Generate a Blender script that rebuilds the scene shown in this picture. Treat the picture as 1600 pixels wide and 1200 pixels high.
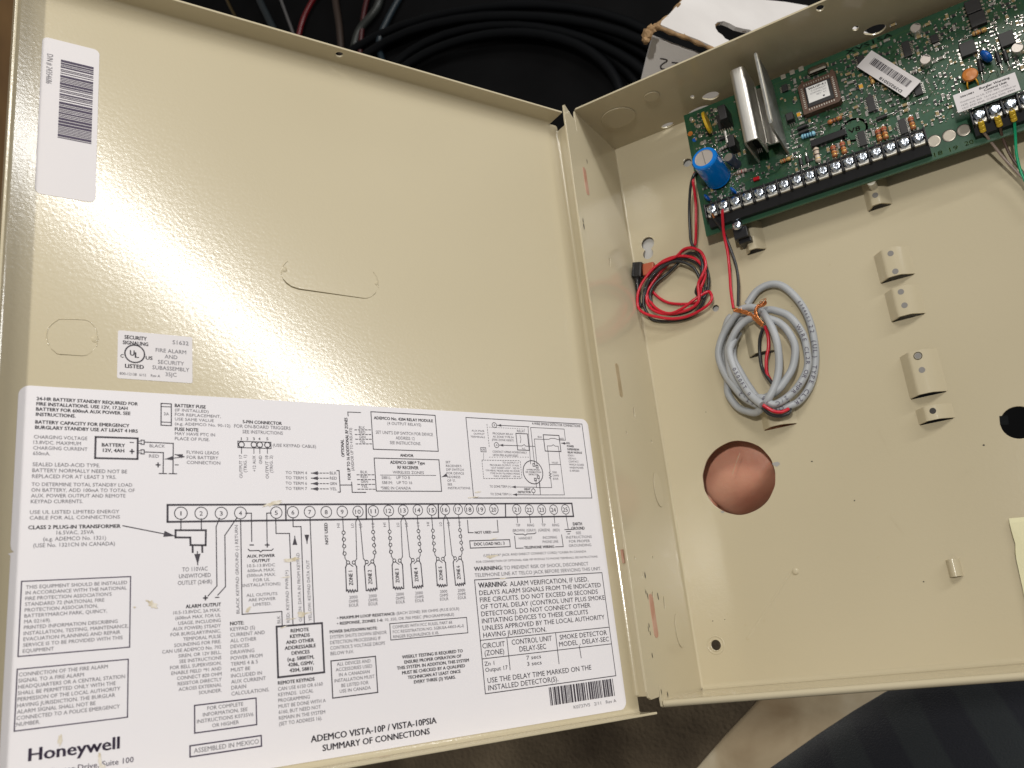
import bpy, bmesh, math, random
from mathutils import Vector, Matrix
random.seed(7)
V = Vector
for o in list(bpy.data.objects): bpy.data.objects.remove(o)
scene = bpy.context.scene
COL = scene.collection

# ---------------------------------------------------------------- camera
# axes: X to the right along the cabinet's back, Y up along its hinge, Z out of the cabinet. Metres.
CR = V((0.84682, -0.10823, -0.52075))      # camera right
CD = V((-0.23990, -0.95155, -0.19235))     # camera down
CF = V((-0.47470, 0.28782, -0.83176))      # camera forward
CP = V((0.19996, 0.03147, 0.53417))
FOC = 1402.28                               # focal length for the photograph's 1600 px width
cam = bpy.data.cameras.new('camera')
cam.sensor_width = 36; cam.lens = FOC/1600*36
cam.clip_start = 0.01; cam.clip_end = 60
cam.dof.use_dof = True; cam.dof.focus_distance = 0.50; cam.dof.aperture_fstop = 19
camo = bpy.data.objects.new('camera', cam); COL.objects.link(camo)
m = Matrix.Identity(4)
for i in range(3):
    m[i][0] = CR[i]; m[i][1] = -CD[i]; m[i][2] = -CF[i]; m[i][3] = CP[i]
camo.matrix_world = m
scene.camera = camo

# ---------------------------------------------------------------- light: indoor ceiling tubes and an added fill lamp, no sun
world = bpy.data.worlds.new('World'); scene.world = world; world.use_nodes = True
bg = world.node_tree.nodes['Background']
bg.inputs[0].default_value = (1.0, 0.96, 0.90, 1); bg.inputs[1].default_value = 0.12
def area(name, loc, aim, sx, sy, power, col, along=None):
    l = bpy.data.lights.new(name, 'AREA'); l.shape = 'RECTANGLE'; l.size = sx; l.size_y = sy
    l.energy = power; l.color = col
    o = bpy.data.objects.new(name, l); COL.objects.link(o)
    z = (V(loc)-V(aim)).normalized()
    x = (V(along) if along else V((1,0,0))); x = (x-z*x.dot(z)).normalized(); y = z.cross(x)
    mm = Matrix.Identity(4)
    for i in range(3): mm[i][0]=x[i]; mm[i][1]=y[i]; mm[i][2]=z[i]; mm[i][3]=loc[i]
    o.matrix_world = mm; return o
area('tube_light', (1.70, 1.00, 0.62), (-0.10, 0.19, 0.27), 1.7, 0.042, 20.5, (1.0, 0.995, 0.985), (0.36, -0.52, -0.58))
area('ceiling_panel_light', (0.75, 1.45, 1.75), (0.1, 0.15, 0.0), 0.8, 0.45, 14, (1.0, 0.97, 0.91), (1, 0, 0))
area('floor_fill_light', (0.52, 0.22, 1.90), (0.1, 0.12, 0.0), 0.09, 0.07, 15, (1.0, 0.97, 0.91), (0.3, 1, 0))  # unseen lamp added to light the bare floor and fill the cabinet
scene.view_settings.view_transform = 'Standard'; scene.view_settings.look = 'None'
scene.view_settings.gamma = 1; scene.view_settings.exposure = 0
scene.cycles.max_bounces = 8

# ---------------------------------------------------------------- helpers
def ray(px, py):
    return (CR*((px-800)/FOC) + CD*((py-600)/FOC) + CF)
def onplane(px, py, P, N):
    r = ray(px, py); return CP + r*((P-CP).dot(N)/r.dot(N))
def back(px, py, z=0.0): return onplane(px, py, V((0,0,z)), V((0,0,1)))
DP0 = V((-0.0099046, 0.35242, 0.07084)); DU = V((0.43362, 0, -0.90110)); DV = V((0,1,0)); DW = V((0.90110, 0, 0.43362))
def duv(px, py, w=0.0):
    p = onplane(px, py, DP0+DW*w, DW)-DP0
    return p.dot(DU), p.dot(DV)
def door(u, v, w=0.0): return DP0+DU*u+DV*v+DW*w
BH, BD, BW = 0.3640, 0.0624, 0.318       # cabinet inside height, depth, width

WPOS = {}
def reg(o, w, parent):
    WPOS[o.name] = V(w)
    if parent is not None:
        o.parent = parent; o.location = V(w)-WPOS[parent.name]
    else: o.location = V(w)
    return o
def props(o, label=None, cat=None, group=None, kind=None):
    if label: o['label'] = label
    if cat: o['category'] = cat
    if group: o['group'] = group
    if kind: o['kind'] = kind
    return o
def empty(name, loc, label, cat, group=None, parent=None):
    o = bpy.data.objects.new(name, None); o.empty_display_size = 0.01; COL.objects.link(o)
    reg(o, loc, parent); return props(o, label, cat, group)

class MB:
    def __init__(s): s.v=[]; s.f=[]; s.m=[]; s.mats=[]; s.sm=[]
    def mi(s, mat):
        if mat not in s.mats: s.mats.append(mat)
        return s.mats.index(mat)
    def add(s, vs, fs, mat, smooth=False):
        b=len(s.v); s.v += [V(p) for p in vs]; k=s.mi(mat)
        for f in fs: s.f.append([b+i for i in f]); s.m.append(k); s.sm.append(smooth)
    def box(s, c, size, mat, M=None, bev=0.0):
        x,y,z=[q/2 for q in size]; c=V(c)
        if bev>0:
            b=min(bev, x*.9, y*.9, z*.9); vs=[]
            bm=bmesh.new(); bmesh.ops.create_cube(bm,size=1)
            for q in bm.verts: q.co=V((q.co.x*2*x,q.co.y*2*y,q.co.z*2*z))
            bmesh.ops.bevel(bm,geom=bm.edges[:]+bm.verts[:],offset=b,segments=2,affect='EDGES',profile=.5)
            bm.verts.ensure_lookup_table()
            vs=[q.co.copy() for q in bm.verts]; fs=[[q.index for q in f.verts] for f in bm.faces]; bm.free()
        else:
            vs=[V((i*x,j*y,k*z)) for i in(-1,1) for j in(-1,1) for k in(-1,1)]
            fs=[(0,1,3,2),(4,6,7,5),(0,4,5,1),(2,3,7,6),(0,2,6,4),(1,5,7,3)]
        if M is not None: vs=[M@p for p in vs]
        s.add([p+c for p in vs],fs,mat)
    def cyl(s, a, b, r, mat, n=16, r2=None, caps=True, smooth=True, capmat=None):
        a=V(a); b=V(b); d=(b-a).normalized(); r2=r if r2 is None else r2
        x=d.orthogonal().normalized(); y=d.cross(x)
        ring=[(x*math.cos(2*math.pi*i/n)+y*math.sin(2*math.pi*i/n)) for i in range(n)]
        s.add([a+p*r for p in ring]+[b+p*r2 for p in ring],[(i,(i+1)%n,n+(i+1)%n,n+i) for i in range(n)],mat,smooth)
        if caps:
            s.add([a+p*r for p in ring],[list(range(n))[::-1]],mat); s.add([b+p*r2 for p in ring],[list(range(n))],capmat or mat)
    def lathe(s, a, d, prof, mats, n=24):
        a=V(a); d=V(d).normalized(); x=d.orthogonal().normalized(); y=d.cross(x)
        for k in range(len(prof)-1):
            (r0,h0),(r1,h1)=prof[k],prof[k+1]; mt=mats[k] if isinstance(mats,(list,tuple)) else mats
            R=[(x*math.cos(2*math.pi*i/n)+y*math.sin(2*math.pi*i/n)) for i in range(n)]
            if r1<1e-7: s.add([a+p*r0+d*h0 for p in R],[list(range(n))],mt,False)
            elif r0<1e-7: s.add([a+p*r1+d*h1 for p in R],[list(range(n))[::-1]],mt,False)
            else: s.add([a+p*r0+d*h0 for p in R]+[a+p*r1+d*h1 for p in R],[(i,(i+1)%n,n+(i+1)%n,n+i) for i in range(n)],mt,True)
    def tube(s, pts, r, mat, n=10, sub=6, close=False):
        P=spline([V(p) for p in pts],sub) if sub>1 else [V(p) for p in pts]
        N=len(P); up=None; vs=[]
        for i,p in enumerate(P):
            t=(P[min(i+1,N-1)]-P[max(i-1,0)]).normalized()
            if up is None: up=t.orthogonal().normalized()
            up=(up-t*up.dot(t)).normalized(); b=t.cross(up)
            rr=r(i/(N-1)) if callable(r) else r
            vs+=[p+(up*math.cos(2*math.pi*k/n)+b*math.sin(2*math.pi*k/n))*rr for k in range(n)]
        fs=[(i*n+k,i*n+(k+1)%n,(i+1)*n+(k+1)%n,(i+1)*n+k) for i in range(N-1) for k in range(n)]
        s.add(vs,fs,mat,True)
        s.add(vs[:n],[list(range(n))[::-1]],mat); s.add(vs[-n:],[list(range(n))],mat)
        return P
    def quad(s, p, mat): s.add(p,[list(range(len(p)))],mat)
    def mesh(s, name, origin=V((0,0,0))):
        me=bpy.data.meshes.new(name); me.from_pydata([tuple(p-origin) for p in s.v],[],s.f)
        for mt in s.mats: me.materials.append(mt)
        me.polygons.foreach_set('material_index',s.m); me.polygons.foreach_set('use_smooth',s.sm); me.update(); return me
    def build(s, name, parent=None, origin=None, **kw):
        if origin is None:
            lo=V([min(p[i] for p in s.v) for i in range(3)]); hi=V([max(p[i] for p in s.v) for i in range(3)]); origin=(lo+hi)/2
        origin=V(origin); o=bpy.data.objects.new(name,s.mesh(name,origin)); COL.objects.link(o)
        reg(o,origin,parent); return props(o,**kw)
def shared(name, me, loc, parent, rot=None, **kw):
    o=bpy.data.objects.new(name,me); COL.objects.link(o); reg(o,loc,parent)
    if rot is not None: o.rotation_euler=rot
    return props(o,**kw)
def spline(P, sub):
    out=[]; n=len(P)
    for i in range(n-1):
        p0=P[max(i-1,0)]; p1=P[i]; p2=P[i+1]; p3=P[min(i+2,n-1)]
        for k in range(sub):
            t=k/sub
            out.append(0.5*((2*p1)+(p2-p0)*t+(2*p0-5*p1+4*p2-p3)*t*t+(3*p1-p0-3*p2+p3)*t**3))
    out.append(P[-1]); return out
# filled flat shapes with holes: a 2-D curve turned into a mesh
def curve_fill(loops, extrude=0.0, bevel=0.0):
    cu=bpy.data.curves.new('tmp','CURVE'); cu.dimensions='2D'; cu.fill_mode='BOTH'; cu.extrude=extrude; cu.bevel_depth=bevel; cu.bevel_resolution=1
    for L in loops:
        sp=cu.splines.new('POLY'); sp.points.add(len(L)-1)
        for i,(x,y) in enumerate(L): sp.points[i].co=(x,y,0,1)
        sp.use_cyclic_u=True
    return grab(cu)
def grab(cu):
    o=bpy.data.objects.new('tmp',cu); me=bpy.data.meshes.new_from_object(o)
    vs=[v.co.copy() for v in me.vertices]; fs=[list(p.vertices) for p in me.polygons]
    bpy.data.objects.remove(o); bpy.data.meshes.remove(me); bpy.data.curves.remove(cu)
    return vs,fs
def plate(mb, loops, t, fr, mat, bevel=0.00015):
    """loops in the frame fr(a, b, c); the plate's near face lies at c=0 and it is t thick behind that"""
    S=100.0
    vs,fs=curve_fill([[(a*S,b*S) for a,b in L] for L in loops],(t/2-bevel)*S,bevel*S)
    mb.add([fr(p.x/S,p.y/S,p.z/S-t/2) for p in vs],fs,mat)
def circ(cx,cy,r,n=28,r2=None,a0=0): 
    r2=r2 or r
    return [(cx+r*math.cos(a0+2*math.pi*i/n),cy+r2*math.sin(a0+2*math.pi*i/n)) for i in range(n)]
def rrect(x0,y0,x1,y1,r,n=5):
    L=[]
    for cx,cy,a in ((x1-r,y1-r,0),(x0+r,y1-r,90),(x0+r,y0+r,180),(x1-r,y0+r,270)):
        L+=[(cx+r*math.cos(math.radians(a+90*i/n)),cy+r*math.sin(math.radians(a+90*i/n))) for i in range(n+1)]
    return L

# ---------------------------------------------------------------- materials
def mat(name, col, rough=0.5, metal=0.0, spec=None, coat=0.0):
    M=bpy.data.materials.new(name); M.use_nodes=True; b=M.node_tree.nodes['Principled BSDF']
    b.inputs['Base Color'].default_value=(*col,1); b.inputs['Roughness'].default_value=rough; b.inputs['Metallic'].default_value=metal
    if spec is not None: b.inputs['Specular IOR Level'].default_value=spec
    if coat: b.inputs['Coat Weight'].default_value=coat; b.inputs['Coat Roughness'].default_value=0.1
    return M
def noise_mat(M, c2, scale=20, amount=(0.35,0.65), bump=0.0, bscale=None, detail=4, bdist=0.001, rough_var=0, stretch=None):
    nt=M.node_tree; N=nt.nodes; L=nt.links; b=N['Principled BSDF']
    tc=N.new('ShaderNodeTexCoord'); src=tc.outputs['Object']
    if stretch:
        mp=N.new('ShaderNodeMapping'); mp.inputs['Scale'].default_value=stretch; L.new(src,mp.inputs['Vector']); src=mp.outputs['Vector']
    n=N.new('ShaderNodeTexNoise'); n.inputs['Scale'].default_value=scale; n.inputs['Detail'].default_value=detail; L.new(src,n.inputs['Vector'])
    r=N.new('ShaderNodeValToRGB'); r.color_ramp.elements[0].position=amount[0]; r.color_ramp.elements[1].position=amount[1]
    r.color_ramp.elements[0].color=(*b.inputs['Base Color'].default_value[:3],1); r.color_ramp.elements[1].color=(*c2,1)
    L.new(n.outputs['Fac'],r.inputs['Fac']); L.new(r.outputs['Color'],b.inputs['Base Color'])
    if bump:
        n2=N.new('ShaderNodeTexNoise'); n2.inputs['Scale'].default_value=bscale or scale; n2.inputs['Detail'].default_value=3; L.new(src,n2.inputs['Vector'])
        bp=N.new('ShaderNodeBump'); bp.inputs['Strength'].default_value=bump; bp.inputs['Distance'].default_value=bdist
        L.new(n2.outputs['Fac'],bp.inputs['Height']); L.new(bp.outputs['Normal'],b.inputs['Normal'])
    if rough_var:
        r0=b.inputs['Roughness'].default_value; mr=N.new('ShaderNodeMapRange'); mr.inputs[3].default_value=r0-rough_var; mr.inputs[4].default_value=r0+rough_var
        L.new(n.outputs['Fac'],mr.inputs[0]); L.new(mr.outputs[0],b.inputs['Roughness'])
    return M
PAINT=noise_mat(mat('beige_paint',(0.555,0.488,0.345),0.15),(0.500,0.436,0.300),5,(0.3,0.7),0.55,620,2,0.00007,rough_var=0.03)
PAINT_EDGE=mat('beige_paint_edge',(0.66,0.58,0.42),0.35)
PAPER=noise_mat(mat('label_paper',(0.75,0.725,0.75),0.5,spec=0.3),(0.73,0.705,0.73),9)
PAPW=mat('bright_paper',(0.86,0.85,0.84),0.5)
STICK=mat('white_sticker',(0.70,0.67,0.68),0.6,spec=0.2)
INK=mat('black_ink',(0.045,0.038,0.050),0.6)
INKG=mat('grey_ink',(0.20,0.19,0.21),0.6)
INK2=mat('purple_black_ink',(0.05,0.035,0.07),0.6)
SCUFF=noise_mat(mat('scuffed_paint',(0.52,0.44,0.30),0.5),(0.75,0.70,0.62),300)
PRIMER=noise_mat(mat('bare_primer',(0.42,0.20,0.13),0.5),(0.50,0.30,0.22),90)
TAN=noise_mat(mat('dull_tan_metal',(0.42,0.33,0.20),0.5),(0.34,0.26,0.15),90)
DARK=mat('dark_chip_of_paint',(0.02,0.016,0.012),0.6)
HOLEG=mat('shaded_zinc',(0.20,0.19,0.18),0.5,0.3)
GREYSPOT=mat('bare_zinc',(0.36,0.35,0.34),0.45,0.3)
PCB=noise_mat(mat('solder_mask_green',(0.007,0.050,0.021),0.42,coat=0.12),(0.010,0.080,0.034),30,(0.35,0.7),0.25,500,3,0.0002)
PCBE=mat('board_edge',(0.09,0.15,0.08),0.6)
TRACE=mat('trace_green',(0.024,0.078,0.024),0.42,coat=0.1)
PADT=mat('tinned_pad',(0.42,0.38,0.32),0.35,0.6)
SOLDER=mat('solder',(0.72,0.70,0.66),0.22,0.9)
STEEL=noise_mat(mat('zinc_screw',(0.78,0.83,0.92),0.22,1.0),(0.42,0.50,0.62),500,bump=0.6,bscale=700,bdist=0.0005)
TINB=mat('bright_tin',(0.80,0.77,0.70),0.4,0.55)
SLOT=mat('screw_slot',(0.16,0.19,0.26),0.4,0.6)
TIN=mat('tin_plate',(0.62,0.58,0.52),0.35,0.85)
BLK=mat('black_plastic',(0.012,0.012,0.014),0.32)
BLKM=mat('black_chip_epoxy',(0.018,0.017,0.018),0.5)
ALU=noise_mat(mat('aluminium',(0.80,0.78,0.74),0.40,1.0),(0.70,0.68,0.64),40,(0.3,0.7),0.12,400,3,0.0003,stretch=(8,1,8))
ALUD=noise_mat(mat('dull_aluminium',(0.33,0.335,0.32),0.5,0.85),(0.22,0.22,0.21),120,(0.35,0.7),0.4,260,3,0.0004)
MICA=mat('heatsink_edge',(0.55,0.52,0.44),0.5,0.3)
BLUE=mat('blue_sleeve',(0.0,0.17,0.60),0.2,coat=0.4)
BLUE2=mat('blue_epoxy',(0.004,0.09,0.40),0.2)
CAPTOP=mat('capacitor_top',(0.52,0.47,0.43),0.35,0.35)
YEL=mat('yellow_epoxy',(0.62,0.40,0.02),0.35)
AMB=mat('amber_part',(0.72,0.36,0.02),0.35)
ORG=noise_mat(mat('orange_disc',(0.55,0.19,0.03),0.4),(0.45,0.14,0.02),400)
SOCK=noise_mat(mat('brown_socket',(0.12,0.065,0.040),0.45),(0.09,0.045,0.028),90)
RBODY={'grey':mat('res_grey',(0.36,0.33,0.30),.4),'tan':mat('res_tan',(0.50,0.29,0.10),.35),'blue':mat('res_blue',(0.24,0.52,0.66),.3),
 'brown':mat('res_brown',(0.36,0.13,0.045),.35),'beige':mat('res_beige',(0.58,0.48,0.38),.35),'pink':mat('res_pink',(0.50,0.40,0.36),.4),'black':BLKM}
BAND={'dark':mat('band_dark',(0.06,0.03,0.02),.4),'orange':mat('band_orange',(0.60,0.22,0.03),.4),'gold':mat('band_gold',(0.55,0.38,0.10),.3,.5),'navy':mat('band_navy',(0.01,0.05,0.12),.4),'red':mat('band_red',(0.4,0.03,0.02),.4)}
SMDT=mat('smd_tan',(0.30,0.22,0.10),.45); SMDG=mat('smd_grey',(0.27,0.25,0.23),.45)
REDP=mat('red_insulation',(0.52,0.010,0.028),0.32); BLKP=mat('black_insulation',(0.022,0.024,0.026),0.34)
GRYP=noise_mat(mat('grey_jacket',(0.40,0.415,0.435),0.45),(0.33,0.345,0.36),40,bump=.15,bscale=120,bdist=.0005)
COPPER=mat('copper_strand',(0.75,0.30,0.12),0.3,1.0)
GRN=mat('green_insulation',(0.0,0.30,0.14),0.35); BRNW=mat('brown_grey_insulation',(0.25,0.19,0.16),0.4); DBRN=mat('dark_brown_insulation',(0.07,0.04,0.03),0.4)
YLW=mat('yellow_ferrule',(0.62,0.42,0.03),0.28,0.2)
NOTE=noise_mat(mat('cream_note_paper',(0.74,0.70,0.45),0.7),(0.66,0.63,0.42),30)
SKIN=noise_mat(mat('skin',(0.74,0.38,0.26),0.5),(0.56,0.22,0.145),26,(0.35,0.65),0.3,420,3,0.0006)
SKIN.node_tree.nodes['Principled BSDF'].inputs['Subsurface Weight'].default_value=0.15
SKIN.node_tree.nodes['Principled BSDF'].inputs['Subsurface Scale'].default_value=0.004

# ---------------------------------------------------------------- text
_tc={}
def glyphs(s, bold=False):
    k=(s,bold)
    if k not in _tc:
        cu=bpy.data.curves.new('tmp','FONT'); cu.body=s; cu.resolution_u=2; cu.fill_mode='BOTH'
        vs,fs=grab(cu); xs=[p.x for p in vs]
        if bold:
            n=len(vs); w=.026; vs=[p+V((-w,0,0)) for p in vs]+[p+V((w,0,.0)) for p in vs]+[p+V((0,.012,0)) for p in vs]; fs=fs+[[i+n for i in f] for f in fs]+[[i+2*n for i in f] for f in fs]
        _tc[k]=(vs,fs,min(xs),max(xs))
    return _tc[k]
CAPH=0.729
def text(mb, s, a, b, h, fr, mt, bold=False, c=0.0):
    """s written from 2-D point a to 2-D point b (baseline), capital height h, in the frame fr"""
    vs,fs,x0,x1=glyphs(s,bold); a=V(a); b=V(b); d=b-a; L=d.length; d.normalize(); e=V((-d.y,d.x))
    sx=L/(x1-x0); sy=h/CAPH
    mb.add([fr(*(a+d*((p.x-x0)*sx)+e*(p.y*sy)),c) for p in vs],fs,mt)
LAB=[]
def dt(s, x0,y0, x1,y1, hpx, bold=False, mt=None, horiz=True):
    """one printed line on the wiring label; ends given where they lie on the photograph, mapped on to the door's plane"""
    a=V(duv(x0,y0)); b=V(duv(x1,y1)); q=V(duv(x0,y0-hpx))
    if horiz: m_=(a.y+b.y)/2; a.y=b.y=m_; h=q.y-V(duv(x0,y0)).y
    else: m_=(a.x+b.x)/2; a.x=b.x=m_; h=abs(V(duv(x0-hpx,y0)).x-V(duv(x0,y0)).x)
    LAB.append((s,a,b,h,bold,mt or (INK if bold else INKG)))
def blk(lines, x0,y0, x1,y1, xl,yl, al='L', bold=False, hf=0.66, mt=None, w0=None):
    a=V(duv(x0,y0)); b=V(duv(x1,y1)); v0=(a.y+b.y)/2; vl=duv(xl,yl)[1]; n=len(lines)
    sp=(v0-vl)/(n-1); g=glyphs(lines[0],bold); s=(b.x-a.x)/(g[3]-g[2])
    ul=duv(xl,yl)[0]
    for i,t in enumerate(lines):
        g=glyphs(t,bold); w=(g[3]-g[2])*s; v=v0-sp*i
        if al=='L': x=a.x
        elif al=='C': x=(a.x+b.x)/2-w/2
        else: x=b.x-w
        LAB.append((t,V((x,v)),V((x+w,v)),sp*hf,bold,mt or (INK if bold else INKG)))
LINES=[]
def ln(pts, wpx=1.0, mt=None, closed=False):
    P=[V(duv(*p)) for p in pts]
    if closed: P.append(P[0])
    LINES.append((P,wpx*0.00040,mt or INK))
def rect(x0,y0,x1,y1,x2,y2,x3,y3,w=1.0,mt=None):
    P=[V(duv(*p)) for p in ((x0,y0),(x1,y1),(x2,y2),(x3,y3))]
    l=(P[0].x+P[3].x)/2; r=(P[1].x+P[2].x)/2; t=(P[0].y+P[1].y)/2; b=(P[2].y+P[3].y)/2
    LINES.append(([V((l,t)),V((r,t)),V((r,b)),V((l,b)),V((l,t))],w*0.00040,mt or INK))
def ring(cx,cy,r,w=0.9,mt=None,r2=None):
    c=V(duv(cx,cy)); LINES.append(([V((c.x+r*math.cos(t*math.pi/12),c.y+(r2 or r)*math.sin(t*math.pi/12))) for t in range(25)],w*0.00040,mt or INK))
def arrow(x0,y0,x1,y1,w=0.8,head=5):
    ln([(x0,y0),(x1,y1)],w); a=V(duv(x0,y0)); b=V(duv(x1,y1)); d=(b-a).normalized(); e=V((-d.y,d.x)); h=head*0.0004
    HEADS.append([b,b-d*h*1.6+e*h*.45,b-d*h*1.6-e*h*.45])
HEADS=[]
def stroke(mb, P, w, fr, mt, c):
    for i in range(len(P)-1):
        d=(P[i+1]-P[i]); 
        if d.length<1e-7: continue
        d.normalize(); e=V((-d.y,d.x))*w/2; k=d*w/2
        q=[P[i]-k+e,P[i]-k-e,P[i+1]+k-e,P[i+1]+k+e]
        mb.quad([fr(p.x,p.y,c) for p in q],mt)
def bars(mb, a, b, up, n, fr, mt, c, seed, fill=0.5, wide=3):
    """bar code from 2-D a to b, bars reaching up"""
    rr=random.Random(seed); seq=[]; tot=0
    for i in range(n):
        w=rr.choice([1,1,2,wide]); g=rr.choice([1,1,1,2]); seq.append((tot,w)); tot+=w+g
    d=V(b)-V(a); up=V(up)
    for t,w in seq:
        p=V(a)+d*(t/tot); q=V(a)+d*((t+w)/tot)
        mb.quad([fr(*x,c) for x in (p,q,q+up,p+up)],mt)

# ================================================================ THE CABINET
cab = empty('alarm_cabinet', (0,0,0), 'open beige steel alarm cabinet with its labelled door swung out to the left', 'alarm cabinet')
T = 0.0012
fr_back = lambda a,b,c: V((a,b,c))
def px_poly(pts, z=0.0): return [tuple(back(*p,z))[:2] for p in pts]
tabs = [ # left base x px, right top px, right bottom px, hole pixels
 ((1365,403),(1420,384),(1431.5,427.5),[(1391.5,396),(1399,424)],0),
 ((1381,459),(1436,444),(1448.5,489),[(1407.6,456),(1413.3,477)],0),
 ((1405.5,560),(1463,544),(1483.5,610.5),[(1434.3,556),(1440.5,578)],1),
 ((1430,643.5),(1485.5,629.5),(1495.5,652),[(1457.5,642)],0),
 ((1345,290),(1385,272),(1394,318.7),[(1367.5,305)],0),
 ((1185,633),(1238,618),(1247.5,661),[],0),
 ((1162,518),(1211,499),(1222.5,546),[],0),
 ((1160,367),(1190,345),(1198,389),[],0)]
back_holes=[]
TABS=[]
for (lb,rt,rb,hs,big) in tabs:
    p=back(*rt); q=back(*rb); l=back(*lb); x0=l.x; x1=(p.x+q.x)/2; y1=p.y; y0=q.y
    TABS.append((x0,x1,y0,y1,hs))
    back_holes.append(rrect(x0+.0006,y0-.0004,x1-.0012,y1+.0002,.0004,3))
hc=back(1153.5,746); hr=(back(1211,746)-back(1096.5,746)).length/2
back_holes.append([(hc.x+hr*math.cos(t*math.pi/36)*(1+0.006*math.sin(5*t)),hc.y+hr*math.sin(t*math.pi/36)*(1+0.006*math.cos(7*t))) for t in range(72)])
def bcirc(px,py,rpx,n=24): c=back(px,py); r=(back(px+rpx,py)-c).length; return circ(c.x,c.y,r,n)
back_holes.append(bcirc(1118,481.5,5.6)); back_holes.append(bcirc(1118.5,1008,8)); back_holes.append(bcirc(1074,254,6.8))
# key-hole slots: a big and a small round joined
def keyhole(p,rp,q,rq):
    a=back(*p); b=back(*q); r=(back(p[0]+rp,p[1])-a).length; s=(back(q[0]+rq,q[1])-b).length
    d=(b-a); an=math.atan2(d.y,d.x); L=[]
    for i in range(21): t=an+math.radians(35+290*i/20); L.append((a.x+r*math.cos(t),a.y+r*math.sin(t)))
    for i in range(15): t=an+math.pi+math.radians(40+280*i/14); L.append((b.x+s*math.cos(t),b.y+s*math.sin(t)))
    return L
back_holes.append(keyhole((1012,380.5),10,(1012.5,396.5),8.2))
k=back(1592,660); back_holes.append(circ(k.x,k.y,.0088,30))
def bslot(pts): back_holes.append(px_poly(pts))
bslot([(1265,596+0),(1266,596),(1266,597),(1265,597)])
mb=MB(); plate(mb,[rrect(0,0,BW,BH,.0008)]+back_holes,T,fr_back,PAINT)
BACK=mb.build('back_panel',cab)
# notch beside the large key-hole
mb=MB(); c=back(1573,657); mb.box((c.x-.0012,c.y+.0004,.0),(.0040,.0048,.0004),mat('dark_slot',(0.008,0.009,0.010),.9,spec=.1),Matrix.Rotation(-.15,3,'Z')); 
mb.build('keyhole_notch',cab)
# ring pressed round the lower mounting hole, dimples and the pressed crease
mb=MB(); c=back(1118.5,1008); r=(back(1131.5,1008)-c).length
mb.tube([(c.x+r*math.cos(t*math.pi/16),c.y+r*math.sin(t*math.pi/16),-.0001) for t in range(33)],.00035,PAINT,6,1)
r2=r*.66; mb.tube([(c.x+r2*math.cos(t*math.pi/16),c.y+r2*math.sin(t*math.pi/16),-.0001) for t in range(33)],.0004,PAINT,6,1)
mb.build('mounting_hole_ring',cab)
mb=MB(); c=back(1243,893); mb.lathe((c.x,c.y,-.0002),(0,0,1),[(.0022,0),(.0016,.0007),(.0008,.001),(0,.001)],PAINT,16); mb.build('dimple',cab)
for px,py,s in ((1213,725,1.0),(1129,800,.5)):
    mb=MB(); c=back(px,py); L=[(c.x+(.0019*s)*math.cos(t)*(1+.3*math.cos(2*t+1)),c.y+.0014*s*math.sin(t)*(1+.2*math.sin(3*t))) for t in [i*math.pi/7 for i in range(14)]]
    mb.quad([V((a,b,.00012)) for a,b in L],GREYSPOT); mb.build('bare_metal_chip',cab)
# narrow hook tab
mb=MB(); p=back(1484,903); q=back(1507,905); p2=back(1487,872); x0=p.x; x1=q.x; y0=back(1497,907).y; y1=back(1494,870).y
prof=[(0,0),(.0012,.0030),(.0030,.0046),(.0050,.0048),(.0070,.0030),(.0082,0)]
sc=(x1-x0)/.0082
def bridge(mb,x0,prof,y0,y1,t,mt):
    n=len(prof); nrm=[]
    for i in range(n):
        a=V(prof[max(i-1,0)]); b=V(prof[min(i+1,n-1)]); d=(b-a).normalized(); nrm.append(V((-d.y,d.x)))
    o=[V(p) for p in prof]; inn=[V(p)-nn*t for p,nn in zip(prof,nrm)]
    vs=[V((x0+p.x,y,p.y)) for y in (y0,y1) for p in o]+[V((x0+p.x,y,p.y)) for y in (y0,y1) for p in inn]
    fs=[]
    for i in range(n-1):
        fs+=[(i,i+1,n+i+1,n+i),(2*n+i,3*n+i,3*n+i+1,2*n+i+1),(i,2*n+i,2*n+i+1,i+1),(n+i,n+i+1,3*n+i+1,3*n+i)]
    mb.add(vs,[f for k,f in enumerate(fs) if k%4<2],mt,True); mb.add(vs,[f for k,f in enumerate(fs) if k%4>1],mt)
bridge(mb,x0,[(a*sc,b) for a,b in prof],y0+.002,y1-.001,.0010,PAINT)
mb.build('hook_tab',cab)
# lanced bridge tabs that carry the board and the battery
for (x0,x1,y0,y1,hs) in TABS:
    w=x1-x0; mb=MB(); H=.0062
    pr=[(0,-.0002),(.0006,.0004),(.0014,.0016),(w*.20,H-.0019),(w*.245,H-.0007),(w*.29,H-.0001),(w*.33,H),(w*.55,H),(w*.61,H-.0002),(w*.68,H-.0008),(w*.88,.0019),(w*.95,.0006),(w,-.0002)]
    bridge(mb,x0,pr,y0+.0002,y1-.0002,.0011,PAINT)
    tb=mb.build('mounting_tab',cab)
    for (hx,hy) in hs:
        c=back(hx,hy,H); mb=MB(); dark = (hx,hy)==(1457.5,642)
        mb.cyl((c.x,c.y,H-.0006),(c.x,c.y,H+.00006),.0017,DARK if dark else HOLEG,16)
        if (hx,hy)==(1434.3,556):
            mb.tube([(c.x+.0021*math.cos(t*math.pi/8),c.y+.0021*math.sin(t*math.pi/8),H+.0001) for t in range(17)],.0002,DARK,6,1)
        mb.build('screw_hole',tb)
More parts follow.
